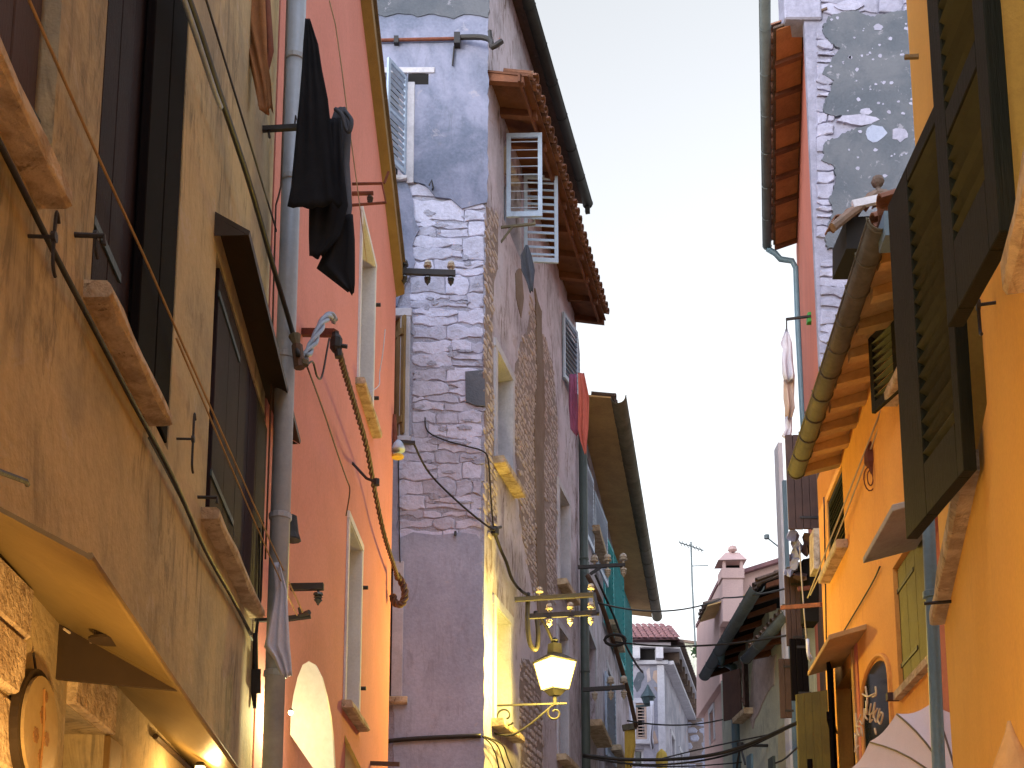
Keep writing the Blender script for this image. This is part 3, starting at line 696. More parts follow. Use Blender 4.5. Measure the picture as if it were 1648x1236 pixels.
m = MB(W); m.tube([(iA[0], dC + .004, pB[1] + .056), (pB[0], dC + .004, pB[1] + .006), (pC[0], dC + .004, pC[1] + .006)], .009, 6); m.build('edge_trim', 'canopy_metal', C)
zg = W.sz(95, 1097)[1]; sG = iB[0]
m = MB(W); m.add([(sG, .0, iB[1]), (sG, .0, zg), (sG, dC - .004, pB[1]), (sG + .02, .0, iB[1]), (sG + .02, .0, zg), (sG + .02, dC - .004, pB[1])], [(0, 1, 2), (5, 4, 3), (0, 3, 4, 1), (1, 4, 5, 2), (2, 5, 3, 0)])
m.build('gusset', 'canopy_dark', C, label='brown triangular end panel under the canopy')
m = MB(W); m.tube([(iC[0] - .9, .02, iC[1] - .03), (iC[0] - .3, .02, iC[1] - .03), (iC[0], .02, iC[1] - .03)], .012, 6); m.build('conduit', 'canopy_dark', C)
s, z = W.sz(172, 1030, .20)
m = MB(W); m.lathe([(.035, 0), (.037, -.03), (.05, -.032), (.05, -.04)], (s, .2, z + .035), 14); m.build('lamp_socket', 'canopy_dark', C)
m = MB(W); m.tube([(iB[0] - .02, .02, iB[1] - .02), (iB[0] + .03, .08, iB[1] - .05), (s, .18, z + .03)], .004, 5, 4); m.build('lamp_wire', 'pale_rope', C)
m = MB(W); q = W.sdz(10, 790, .2); m.tube([W.sdz(-20, 752, .30), W.sdz(42, 775, .28), W.sdz(44, 780, .27)], .006, 6); m.build('hook', 'iron', C)
# lit lamp under the far end of the canopy and an unseen one lower down, boosted to light the orange walls
def bulb(label, P, r, power, colr=(1.0, .56, .17), host='shop_lamp', size=.03):
    t = thing(host, label, 'lamp', None, P)
    m = MB(); m.lathe([(r * .6, r * 1.6), (r * .9, r * 1.2), (r * 1.15, r * .9), (r * 1.15, r * .8)], P, 12); m.build('lamp_housing', 'iron', t)
    m = MB(); m.lathe([(.001, -r * .9), (r * .6, -r * .75), (r * .95, -r * .2), (r, .2 * r), (r * .85, r * .75)], P, 12); m.build('bulb', 'warm_lamp', t, smooth=True)
    l = bpy.data.lights.new('lamp_light', 'POINT'); l.energy = power; l.color = colr; l.shadow_soft_size = size
    o = bpy.data.objects.new('lamp_light', l); COL.objects.link(o); o.parent = t; o.location = (0, 0, -r * 1.6); return t
bulb('small lit lamp under the far end of the shop canopy', tuple(W.w(*W.sdz(322, 1240, .16))), .022, 1.8)
bulb('unseen warm lamp below the canopy, boosted to light the orange walls', tuple(W.w(*W.sdz(150, 1420, .40))), .03, 17.0)
# oval plate hanging by the shop door
s, z = W.sz(70, 1175, .05); PT = thing('wall_plate', 'oval cream wall plate with brown flower pattern by the shop door', 'plate', WL, (s, .03, z - .25))
hh = W.sz(70, 1078, .05)[1] - z
def ell(n, a, b): return [(s + a * cos(2 * pi * i / n), z + b * sin(2 * pi * i / n)) for i in range(n)]
MB(W).prism(ell(36, hh * 1.04, hh * 1.04), .012, .035).build('rim', 'canopy_dark', PT)
MB(W).prism(ell(36, hh * .92, hh * .92), .036, .045).build('dish', 'plate_cream', PT)
m = MB(W)
for fx, fz, fr in ((0, .25, .16), (-.3, -.15, .14), (.28, -.1, .13), (0, -.45, .12), (.1, .6, .1)):
    cx, cz, r = s + fx * hh, z + fz * hh, fr * hh
    for k in range(6):
        a = 2 * pi * k / 6; m.lathe([(r * .42, 0), (r * .42, .002)], (cx + r * .62 * cos(a), .0455, cz + r * .62 * sin(a)), 8, (0, 1, 0))
m.tube([(s, .047, z - .7 * hh), (s + .05 * hh, .047, z), (s - .06 * hh, .047, z + .7 * hh)], .004, 4, 4)
m.build('flower_pattern', 'plate_mark', PT)
MB(W).tube([(s, .02, z + hh), (s, .01, z + hh * 1.35)], .004, 5).build('hanger', 'iron', PT)

# ================================================================ pink house
T = thing('pink_house', 'salmon pink plaster house with tall white-framed windows beyond the drainpipe', 'house', WP)
W = WP
sE = W.sz(624, 1236)[0]
za, zb = W.sz(582, 0)[1], W.sz(627, 415)[1]
sA = W.sz(582, 0)[0]; sB = W.sz(627, 415)[0]
zt = lambda q: zb + (za - zb) * (q - sE) / (sA - sE) if abs(sA - sE) > .01 else zb
def hole(W, nb, ft):
    a = W.sz(*nb); b = W.sz(*ft); return (a[0], b[0], a[1], b[1])
hu = (W.sz(577, 560)[0], W.sz(599, 560)[0], W.sz(573, 606)[1], W.sz(598, 414)[1])
hl = (W.sz(556, 1040)[0], W.sz(577, 1040)[0], W.sz(551, 1124)[1], W.sz(580, 884)[1])
wall(W, T, 0.0, sE, zt, [hu, hl], 'pink_plaster', D=3.4, rv=.3)
for h in (hu, hl):
    pane(T, W, h, -.27, 'dark_glass', 'white_paint', .06, 1)
    a, b, c, e = h; m = MB(W)   # white plastered reveal
    m.box(b - .012, b - .001, -.24, .012, c, e); m.box(a + .001, a + .012, -.24, .012, c, e); m.box(a + .013, b - .013, -.24, .012, e - .012, e - .001)
    m.build('window_reveal', 'white_paint', T); surround(T, W, h, .07, .02, 'white_paint')
    sill(T, W, a - .14, b + .16, c - .09, .07, .10, 'sill_stone')
    for q in (.2, .8):
        MB(W).tube([(b + .14, 0, c + (e - c) * q), (b + .14, .06, c + (e - c) * q)], .02, 6).build('shutter_pin', 'iron', T)
# sloping verge board under the roof edge
m = MB(W); e0 = -.2
m.hexa([(e0, .0, zt(e0) - .10), (sE + .04, .0, zt(sE) - .10), (sE + .04, .10, zt(sE) - .06), (e0, .10, zt(e0) - .06)], [(e0, .0, zt(e0) + .12), (sE + .04, .0, zt(sE) + .12), (sE + .04, .10, zt(sE) + .1), (e0, .10, zt(e0) + .1)])
rf = m.build('roof', 'ochre_wood', T)
m = MB(W); m.hexa([(e0, .13, zt(e0) + .13), (sE + .05, .13, zt(sE) + .13), (sE + .05, -3.4, zt(sE) + .14), (e0, -3.4, zt(e0) + .14)], [(e0, .13, zt(e0) + .18), (sE + .05, .13, zt(sE) + .18), (sE + .05, -3.4, zt(sE) + .9), (e0, -3.4, zt(e0) + .9)])
m.build('roof_deck', 'old_tile', rf)
# iron wall bracket high on the pink wall
t = thing('wall_bracket', 'rusty iron bracket with two insulator arms high on the pink wall', 'bracket', WP, W.sdz(566, 300))
m = MB(W); q = lambda x, y, d: W.sdz(x, y, d)
a = W.sdz(567, 296); m.tube([a, (a[0], .28, a[2] - .0), (a[0], .32, a[2] - .2), (a[0], .0, a[2] - .22)], .014, 6)
m.tube([(a[0], .3, a[2]), (a[0], .34, a[2] + .12)], .012, 6); m.tube([(a[0], .0, a[2] - .1), (a[0], .2, a[2] - .1)], .02, 6); m.build('arm', 'rust', t)
insulator(t, (a[0], .17, a[2] - .12), 'glass_insulator', False, .8)

# big grey drainpipe between the tan and pink houses
def onpipe(y, dx=0):
    x = 478 + (438 - 478) * y / 1236.0; return at(x + dx, y, 7.35)
downpipe('drainpipe', 'thick pale grey drainpipe between the tan and pink houses', [onpipe(-80), onpipe(1236 + 200) * 1.0], .062, 'pipe_grey', [onpipe(y) for y in (-10, 96, 290, 575, 832, 1085)])
t = wire('copper_wire', 'thin copper coloured wire running down beside the thick grey drainpipe', [at(463, -30, 7.3), at(452, 300, 7.3), at(444, 330, 7.3), at(436, 640, 7.3), at(427, 900, 7.3)], .006, 'cable_brown', 'wire', 2)
# cables on the tan wall
W = WL
def wl(px, py, d=.03): return W.w(*W.sdz(px, py, d))
wire('wall_cable', 'thick black cable clipped diagonally below the sills of the tan house', [wl(-40, 165), wl(0, 232), wl(90, 412), wl(160, 545), wl(215, 650), wl(275, 762), wl(330, 885), wl(372, 960), wl(404, 1020)], .010)
wire('wall_cable', 'thin grey cable beside the thick black one on the tan wall', [wl(240, 705, .02), wl(290, 800, .02), wl(340, 905, .02), wl(380, 975, .02), wl(406, 1030, .02)], .006, 'gutter_grey')
wire('overhead_cable', 'dark sheathed cable slanting from the top of the tan house to the clamp', [wl(290, -40, .10), wl(318, 40, .10), wl(350, 140, .10), wl(400, 290, .10), wl(440, 430, .12), wl(468, 525, .18), at(480, 572, 7.2)], .016, 'cable')
wire('overhead_cable', 'blue-lit stretch of cable, its light painted in pale blue, slanting across the top of the tan house', [wl(282, -40, .115), wl(310, 40, .115), wl(343, 140, .115), wl(355, 172, .115)], .013, 'cable_blue')  # pale tube paints the blue light on the upper cable
wire('overhead_cable', 'thin black wire slanting over the tan house beside the drainpipe', [wl(322, -30, .06), wl(335, 10, .06), wl(390, 190, .06), wl(440, 355, .06), wl(444, 372, .08)], .006)
# clothes lines
wire('clothesline', 'yellowish rope crossing in front of the tan house from the top left corner', [at(38, -20, 2.9), at(150, 235, 3.55), at(240, 430, 4.25), at(290, 545, 4.75), at(420, 838, 6.6), at(487, 985, 8.0)], .0052, 'rope', 'rope', 2)
wire('clothesline', 'second strand of yellowish rope above the far sill of the tan house', [at(284, 545, 4.75), at(350, 700, 5.6), at(412, 845, 6.6), at(452, 935, 7.2), at(478, 990, 7.9)], .0048, 'rope', 'rope', 2)
# black garments on the line by the drainpipe
cloth('dress', 'long black dress hanging from the line in front of the drainpipe', 'dress', 'black_cloth', [(30, 491, 499), (70, 488, 512), (110, 486, 518), (160, 482, 528), (230, 475, 536), (300, 468, 545), (332, 462, 552)], 6.9, 4, .035)
cloth('trousers', 'black trousers hanging beneath the long black dress', 'trousers', 'black_cloth', [(190, 524, 548), (260, 518, 552), (330, 497, 560), (380, 497, 548), (412, 498, 520)], 7.0, 3, .03)
cloth('shirt', 'dark slate shirt with frilled collar hanging beside the black dress', 'shirt', 'slate_cloth', [(172, 540, 556), (200, 530, 566), (260, 528, 562), (330, 528, 566), (360, 532, 563)], 7.1, 2, .03)
cloth('stocking', 'black legging with folded hem at the bottom of the hanging clothes', 'leggings', 'black_cloth', [(345, 536, 568), (385, 528, 571), (405, 520, 571), (430, 509, 571), (455, 540, 571), (470, 560, 570)], 7.05, 2, .03)
m = MB(); q = [at(540, 176, 7.05), at(550, 185, 7.0), at(556, 205, 7.0), at(562, 212, 7.0), at(566, 195, 7.0), at(556, 180, 7.05)]; m.tube(q, .014, 6, 4)
m.build('collar', 'slate_cloth', None, smooth=True, label='ruffled grey collar ring hooked beside the dark shirt', cat='collar')
wire('clothesline', 'pale thin line over the pink wall holding the black clothes', [at(520, -30, 6.6), at(540, 40, 6.8), at(560, 190, 7.2), at(575, 300, 7.6), at(590, 420, 8.4)], .004, 'pale_rope', 'rope', 2)
cloth('rag', 'brown cloth rag hanging at the top of the tan house', 'cloth', 'brown_cloth', [(-40, 375, 425), (40, 378, 428), (95, 400, 430), (130, 408, 436), (178, 418, 440)], 6.45, 3, .05)
cloth('towel', 'faded reddish towel hanging above the black bracket', 'towel', 'rust', [(-40, 398, 432), (20, 405, 436), (80, 408, 440), (120, 412, 432), (172, 416, 430)], 6.5, 2, .04)
m = MB(); m.bar(at(421, 208, 7.0), at(492, 204, 7.0), .03, .03); m.tube([at(432, 210, 7.0), at(434, 222, 7.0)], .008, 5); m.tube([at(474, 205, 7.0), at(476, 186, 7.0), at(479, 198, 7.0)], .006, 5)
m.build('line_bracket', 'iron', None, label='short black iron bar sticking out beside the drainpipe', cat='bracket')
cloth('plastic_sheet', 'pale crumpled plastic sheet hung over the lower drainpipe', 'sheet', 'white_cloth', [(905, 441, 450), (950, 441, 462), (1000, 432, 464), (1040, 424, 466), (1060, 440, 468), (1088, 452, 470)], 7.2, 3, .03)
m = MB(); m.lathe([(.012, .06), (.03, .05), (.045, -.06), (.06, -.1), (.06, -.11)], at(470, 843, 7.5), 10); m.tube([at(440, 833, 7.45), at(466, 826, 7.5)], .02, 6)
m.build('wall_lantern', 'iron', None, label='small black unlit lantern behind the drainpipe', cat='lantern')
t = thing('junction_box', 'black cable box at the far corner of the tan house', 'box', None, tuple(at(412, 1140, 7.4)))
MB().hexa([at(404, 1078, 7.35), at(420, 1076, 7.35), at(420, 1116, 7.35), at(404, 1116, 7.35)], [at(404, 1078, 7.45), at(420, 1076, 7.45), at(420, 1116, 7.45), at(404, 1116, 7.45)]).build('box', 'iron', t)
m = MB(); m.tube([at(410, 1020, 7.38), at(411, 1078, 7.38)], .02, 6); m.tube([at(409, 1114, 7.38), at(410, 1140, 7.38)], .02, 6, r1=.012); m.tube([at(424, 840, 7.4), at(420, 960, 7.4), at(413, 1022, 7.38)], .007, 5); m.tube([at(418, 850, 7.4), at(416, 980, 7.4), at(411, 1022, 7.38)], .006, 5); m.build('cable_tail', 'iron', t)
m = MB(); m.bar(at(404, 988, 7.42), at(424, 985, 7.42), .03, .02); m.bar(at(404, 998, 7.42), at(432, 998, 7.42), .03, .02); m.build('cable_clamp', 'iron', t)
# bars on the pink wall behind the pipe
q = WP; A = q.w(*q.sdz(468, 945)); B = at(521, 944, A.y)
t = ins_bracket('dark iron bar with one hanging insulator on the pink wall beside the drainpipe', A, B, [(.84, False, 'glass_insulator')], (.04, .05), .9)
A = q.w(*q.sdz(462, 996)); B = at(500, 991, A.y)
def ex(t):
    m = MB(); m.tube([at(484, 988, A.y), at(482, 978, A.y)], .014, 6); m.tube([at(482, 992, A.y), at(498, 985, A.y - .05)], .018, 6); m.build('pulley', 'glass_insulator', t)
ins_bracket('short iron bar holding the rope pulley on the pink wall', A, B, [], (.035, .035), 1, 'iron', ex)
# clamp and twisted cable down the pink wall
A = q.w(*q.sdz(484, 575, .25))
t = thing('cable_clamp', 'brass coloured end clamp of the cable beside the drainpipe', 'clamp', None, tuple(at(485, 592, 7.3)))
m = MB(); m.tube([at(478, 556, 7.25), at(482, 592, 7.25)], .035, 8); m.build('barrel', 'cable_brown', t); m = MB(); m.lathe([(.03, 0), (.03, .03)], at(489, 588, 7.25), 8); m.tube([at(474, 540, 7.25), at(478, 556, 7.25)], .04, 8, r1=.02); m.build('ferrule', 'gutter_zinc', t)
twisted('twisted_cable', 'short light blue twisted cable rising from the clamp', [at(492, 575, 7.3), at(505, 550, 7.5), at(520, 518, 7.9), at(532, 508, 8.2), at(538, 516, 8.3)], .017, .014, 'cable_blue', 2.2)
t = thing('cable_anchor', 'dark iron cable anchor on the pink wall under the twisted cable', 'anchor', None, tuple(at(540, 560, 8.4)))
m = MB(); m.bar(at(484, 535, 8.6), at(540, 536, 8.4), .05, .05); m.build('arm', 'rust', t)
m = MB(); m.lathe([(.03, .06), (.045, .03), (.045, -.04), (.025, -.07)], at(541, 552, 8.3), 8); m.tube([at(540, 536, 8.3), at(545, 575, 8.3)], .03, 6); m.tube([at(545, 556, 8.3), at(559, 558, 8.3)], .016, 5); m.build('shackle', 'iron', t)
m = MB(); m.tube([at(492, 590, 7.3), at(503, 582, 7.5), at(510, 605, 7.7), at(518, 606, 7.9), at(527, 560, 8.1), at(530, 545, 8.2)], .007, 5, 5); m.build('loop_wire', 'cable', t)
twisted('twisted_cable', 'long brown twisted cable running down the pink wall to its far corner', [at(541, 545, 8.3), at(552, 590, 8.8), at(570, 650, 9.6), at(590, 720, 10.6), at(603, 790, 11.6), at(618, 860, 12.4), at(632, 905, 13.1), at(640, 930, 13.6)], .014, .014, 'cable_brown', 20)
twisted('twisted_cable', 'hook shaped cable end curling under the pink corner', [at(638, 925, 13.6), at(648, 940, 13.7), at(652, 958, 13.7), at(646, 972, 13.7), at(636, 970, 13.7), at(632, 958, 13.7)], .024, .022, 'cable_brown', 3)
m = MB(); A = q.w(*q.sdz(567, 745)); m.tube([A, at(590, 770, A.y - .1), at(606, 776, A.y - .2)], .014, 6); m.lathe([(.03, -.03), (.03, .03)], at(606, 776, A.y - .2), 6); m.build('cable_hanger', 'iron', None, label='thin iron stay holding the twisted cable off the pink wall', cat='hanger')
wire('thin_wire', 'thin brown wire drooping across the pink wall to the lower window', [at(495, 592, 7.3), at(520, 660, 8.2), at(545, 735, 9.4), at(558, 772, 10.2), at(563, 790, 10.4), at(557, 830, 10.6)], .006, 'cable_brown', 'wire', 4)
wire('thin_wire', 'thin white wire beside the upper window of the pink house', [at(620, 530, 12.0), at(616, 570, 12.0), at(611, 600, 12.0), at(610, 620, 11.8), at(594, 632, 11.5)], .005, 'white_cloth', 'wire', 3)
# white oval shop sign, lit by its own lamp
Yq = 8.45
t = thing('oval_sign', 'blank white oval sign lit by a lamp, projecting from the pink house', 'sign', None, tuple(at(500, 1236, Yq)))
pts = [(467, 1182), (468, 1150), (472, 1120), (479, 1090), (487, 1070), (497, 1064), (508, 1070), (517, 1088), (525, 1118), (531, 1150), (535, 1185), (538, 1236), (538, 1270), (527, 1270)]
m = MB(); n = len(pts); vs = [tuple(at(x, y, Yq + (x - 467) * .003)) for x, y in pts]; vs += [(x + .004, y + .05, z) for x, y, z in vs]
m.add(vs, [tuple(range(n)), tuple(range(2 * n - 1, n - 1, -1))] + [(i, (i + 1) % n, n + (i + 1) % n, n + i) for i in range(n)]); m.build('board', 'sign_white', t)
bulb('small bright lamp at the left edge of the white oval sign', tuple(at(468, 1147, 7.8)), .016, 8.0, (1, .84, .40), 'sign_lamp', .02)
t = thing('hanging_sign', 'cream shop sign with yellow edge below the lower pink window', 'sign', None, tuple(at(558, 1260, 11.0)))
m = MB(); pts = [(545, 1184), (552, 1184), (578, 1240), (578, 1280), (543, 1280)]; n = len(pts); vs = [tuple(at(x, y, 11.0)) for x, y in pts]; vs += [(x, y + .06, z) for x, y, z in vs]
m.add(vs, [tuple(range(n)), tuple(range(2 * n - 1, n - 1, -1))] + [(i, (i + 1) % n, n + (i + 1) % n, n + i) for i in range(n)]); m.build('board', 'sign_cream', t)
m = MB(); m.bar(at(544, 1184, 10.97), at(543, 1280, 10.97), .05, .05); m.bar(at(553, 1184, 10.97), at(580, 1240, 10.97), .03, .03); m.build('sign_frame', 'yellow_cloth', t)
m = MB(); m.bar(at(585, 1228, 12.6), at(643, 1230, 12.6), .05, .04); m.build('line_bracket', 'cable_brown', None, label='brown bar sticking out at the foot of the pink house corner', cat='bracket')
# ================================================================ stone house
T = thing('stone_house', 'tall old stone house with flaking grey plaster and blue shutters, mid left', 'house', WS)
W = WF
# gable face. openings are measured on its plane
def rect(W, x0, x1, y0, y1):
    a = W.sz(x0, y1); b = W.sz(x1, y0); return (a[0], b[0], a[1], b[1])
GF = thing('gable', 'x', 'x', WF)
gu = rect(W, 600, 656, 122, 286); gm = rect(W, 612, 645, 512, 700); gl = rect(W, 606, 633, 905, 1122)
ztop = W.sz(700, -140)[1]
wall(W, GF, -2.6, 0.0, ztop, [gu, gm, gl], 'mortar', D=.35, rv=.28)
for h in (gu, gm, gl): pane(GF, W, h, -.27, 'dim_room', 'black_wood', .04, 0)
patch(GF, W, [(560, -90), (786, -90), (786, 120), (785, 328), (768, 333), (745, 338), (724, 322), (702, 319), (692, 306), (684, 300), (658, 292), (656, 122), (690, 122), (690, 118), (596, 118), (560, 118)], 'grey_plaster', -.01, .034, .1, .012, 4, label='grey plaster left on the top of the gable')
patch(GF, W, [(560, -90), (787, -90), (787, 34), (770, 30), (748, 26), (730, 33), (700, 27), (672, 31), (650, 25), (620, 30), (596, 26), (560, 30)], 'dark_plaster', -.01, .046, .07, .014, 41, label='rough dark plaster band at the top of the gable')
patch(GF, W, [(560, 290), (654, 290), (664, 322), (668, 350), (674, 372), (664, 398), (668, 425), (652, 462), (640, 494), (560, 494)], 'grey_plaster', -.01, .033, .09, .012, 5)
patch(GF, W, [(560, 704), (634, 704), (640, 715), (648, 722), (640, 760), (642, 800), (638, 850), (645, 868), (664, 858), (700, 864), (742, 857), (766, 862), (776, 876), (779, 1100), (780, 1330), (634, 1330), (634, 1124), (634, 904), (560, 904)], 'lightened_smooth_plaster', -.01, .034, .1, .012, 6, label='smooth grey plaster on the lower gable, lightened to offset dim light')
patch(GF, W, [(749, 600), (780, 597), (781, 655), (768, 655), (750, 648)], 'dark_plaster', -.01, .04, .2, .004, 7, label='small square grey plaster patch on the bare stone')
rows = []; y = 300.0; rr = random.Random(11)
while y < 862:
    h = rr.choice((11, 14, 16, 19, 22, 26)) if not 300 < y < 470 else rr.choice((18, 24, 30, 36)); rows.append((y, y + h)); y += h + rr.uniform(0, 2)
def xl(y):
    return 660 if y < 500 else (664 if y < 702 else 640)
stones(GF, W, rows, xl, lambda y: 778 + (500 - y) * .012, 'stone', -.01, .017, 20, 66, 2.2, rr)
for i in range(46):
    x, y = rr.uniform(664, 776), rr.uniform(330, 850); w, h = rr.uniform(4, 15), rr.uniform(2.5, 6); n = 11
    MB(W).prism([W.sz(x + w * cos(2 * pi * k / n) * rr.uniform(.5, 1.1), y + h * sin(2 * pi * k / n) * rr.uniform(.5, 1.1)) for k in range(n)], -.01, rr.uniform(.016, .024)).build('mortar_smear', 'mortar', GF)
# frames of the gable windows
a, b, c, e = gm; m = MB(W); m.box(b + .002, b + .125, -.03, .05, c - .04, e); m.box(a - .05, b + .14, -.03, .055, e + .002, e + .11); m.build('window_surround', 'white_stone', GF, bevel=.006)
sill(GF, W, a, b + .16, c - .13, .08, .1, 'white_stone')
a, b, c, e = gl; m = MB(W); m.box(b + .002, b + .135, -.03, .05, c, e + .0); m.build('window_surround', 'white_stone', GF, bevel=.006); sill(GF, W, a, b + .2, c - .10, .09, .12, 'sill_stone')
a, b, c, e = gu; sill(GF, W, a, b + .02, c - .08, .07, .09, 'white_stone'); MB(W).box(b + .004, b + .10, -.02, .045, c - .1, e - .12).build('window_surround', 'white_stone', GF, bevel=.006)
m = MB(W); q = rect(W, 657, 690, 122, 139); m.box(q[0], q[1], -.02, .035, q[2], q[3]); m.build('lintel_shade', 'dim_room', GF)  # solid dark strip painting the shade of a lintel recess
m = MB(W); q = rect(W, 596, 700, 112, 121); m.box(q[0], q[1], -.02, .05, q[2], q[3]); m.build('lintel', 'white_stone', GF, bevel=.006)
louver(GF, (gu[1] - .01, .02, gu[2] + .02), .42, gu[3] - gu[2] - .06, pi - 1.05, 'blue_paint', 15, .05, label='pale blue louvred leaf of the top gable window')
planks(GF, (gm[0] + .16, -.08, gm[2] - .02), .22, gm[3] - gm[2] + .02, .9, 'ochre_wood', 3, strap=None, label='ochre plank leaf folded into the white-framed window')
# plank leaning out beside the middle window, rusty pipe, iron clamps
t = thing('wall_lamp', 'small bell shaped wall lamp with blue shade at the corner of the pink house', 'lamp', None, tuple(at(640, 735, 13.9)))
m = MB(); m.tube([at(634, 668, 13.9), at(636, 715, 13.9)], .03, 8); m.build('stem', 'rust', t)
m = MB(); m.lathe([(.03, .10), (.06, .06), (.085, -.01), (.075, -.03)], at(641, 722, 13.9), 12); m.build('shade', 'blue_paint', t, smooth=True)
m = MB(); m.lathe([(.07, 0), (.078, -.012), (.07, -.03)], at(640, 733, 13.9), 12); m.build('rim', 'yellow_cloth', t)
m = MB(); m.bar(at(596, 708, 13.9), at(668, 713, 13.9), .04, .04); m.build('arm', 'iron', t)
m = MB(W); A = W.sdz(560, 66, .07); B = W.sdz(742, 62, .07); m.tube([A, B], .022, 8); m.build('rusty_pipe', 'rust', GF)
m = MB(W); s, z = W.sz(736, 68, .05); m.box(s - .04, s + .04, .03, .14, z - .08, z + .08); m.tube([(s - .04, .06, z - .07), (s - .06, .06, z - .35)], .012, 6); m.build('pipe_clamp', 'iron', GF)
m = MB(W); s, z = W.sz(638, 67, .05); m.box(s - .03, s + .03, .03, .1, z - .05, z + .05); m.build('pipe_clamp', 'iron', GF)
m = MB(W); s, z = W.sz(695, 306, .03); m.tube([(s, 0, z), (s + .02, .08, z), (s, .1, z + .1), (s - .03, .1, z + .02)], .012, 6); m.build('spike', 'iron', GF)
m = MB(W); s, z = W.sz(733, 858, .03); m.tube([(s, 0, z), (s, .07, z), (s, .08, z - .05)], .016, 6); m.build('spike', 'iron', GF)
A = W.w(*W.sdz(742, 60, .1)); m = MB(); m.tube([A, at(775, 60, 14.4), at(790, 66, 14.35), at(792, 76, 14.3), at(808, 66, 14.3)], .035, 8, 3); m.tube([at(790, 66, 14.35), at(788, 50, 14.35)], .03, 6)
m.build('corner_clamp', 'iron', None, label='rusted iron clamp wrapped round the top corner of the stone house', cat='clamp')

# street side of the stone house
W = WS
sFar = W.sz(934, 1236)[0]
hs = (W.sz(811, 300)[0], W.sz(838, 300)[0], W.sz(811, 352)[1], W.sz(811, 225)[1])
hA = (W.sz(798, 660)[0], W.sz(822, 660)[0], W.sz(798, 742)[1], W.sz(822, 612)[1])
hB = (W.sz(905, 570)[0], W.sz(928, 570)[0], W.sz(905, 608)[1], W.sz(905, 505)[1])
hC = (W.sz(899, 860)[0], W.sz(914, 860)[0], W.sz(899, 935)[1], W.sz(899, 785)[1])
hD = (W.sz(796, 1060)[0], W.sz(819, 1060)[0], W.sz(796, 1160)[1], W.sz(819, 1004)[1])
hE = (W.sz(898, 1100)[0], W.sz(912, 1100)[0], W.sz(898, 1215)[1], W.sz(898, 1010)[1])
s1g, z1g = W.sz(850, 0, .2); s2g, z2g = W.sz(943, 345, .2); zg = (z1g + z2g) / 2
s1e, z1e = W.sz(852, 140, .55); s2e, z2e = W.sz(975, 508, .55); ze = (z1e + z2e) / 2
wall(W, T, 0.0, sFar, zg + .25, [hs, hA, hB, hC, hD, hE], 'lilac_plaster', D=4, rv=.28)
for h in (hs, hA, hB, hC, hD, hE):
    pane(T, W, h, -.25, 'dim_room' if h in (hs, hB) else 'dark_glass', 'white_paint' if h not in (hs, hB) else 'blue_paint', .05, 1)
for h in (hA, hC, hD, hE):
    surround(T, W, h, .12, .03, 'white_stone')
    a, b, c, e = h; m = MB(W); m.box(b - .014, b - .001, -.24, .008, c, e); m.box(a + .001, a + .014, -.24, .008, c, e); m.box(a + .015, b - .015, -.24, .008, e - .014, e - .001); m.build('window_reveal', 'white_stone', T)
for h, px in ((hA, 0), (hC, 0), (hD, 0), (hE, 0)): sill(T, W, h[0] - .15, h[1] + .22, h[2] - .1, .1, .16)
# bare rubble and stains on the street side
rubble(T, W, [(783, 335), (801, 345), (800, 430), (793, 470), (791, 560), (795, 700), (797, 770), (800, 862), (784, 862), (779, 600)], 'rubble', .10, .014, 3)
rubble(T, W, [(827, 600), (836, 560), (848, 530), (856, 480), (866, 540), (878, 545), (890, 590), (897, 690), (896, 760), (894, 960), (880, 1000), (858, 960), (846, 890), (836, 830), (829, 720)], 'rubble', .095, .015, 4)
rubble(T, W, [(838, 1062), (868, 1070), (872, 1160), (874, 1320), (840, 1320), (836, 1150)], 'rubble', .11, .014, 6)
patch(T, W, [(860, 470), (870, 500), (875, 640), (874, 800), (879, 985), (866, 1010), (862, 900), (858, 700), (862, 600)], 'brown_stain', -.01, .021, .09, .05, 8, 'water_stain', label='dark brown stain running down the street wall')
patch(T, W, [(829, 440), (838, 430), (843, 480), (838, 510), (830, 480)], 'brown_stain', -.01, .008, .15, .02, 9, 'water_stain')
# lower tiled eave
sl = radians(17)
eave(T, W, 0.05, s2e, .55, ze, sl, 'timber', 'timber', .62, 'terracotta', pitch=.21, rows=1, rh=.12)
m = MB(W); m.box(.02, s2e - .05, .42, .45, ze - .07, ze + .05); m.build('fascia', 'timber', T)
# upper eave with dark gutter
m = MB(W); m.hexa([(-.1, .18, zg + .02), (s2g, .18, zg + .02), (s2g, -4, zg + 1.4), (-.1, -4, zg + 1.4)], [(-.1, .18, zg + .08), (s2g, .18, zg + .08), (s2g, -4, zg + 1.46), (-.1, -4, zg + 1.46)]); m.build('upper_roof', 'old_tile', T)
gutter('gutter', 'dark half-round gutter under the topmost roof of the stone house', W, -.1, s2g, .24, zg, .085, 'gutter_dark', .8)
m = MB(W); m.box(s2g - .1, s2g - .02, .2, .28, zg - .2, zg - .08); m.build('gutter_outlet', 'gutter_dark', T)
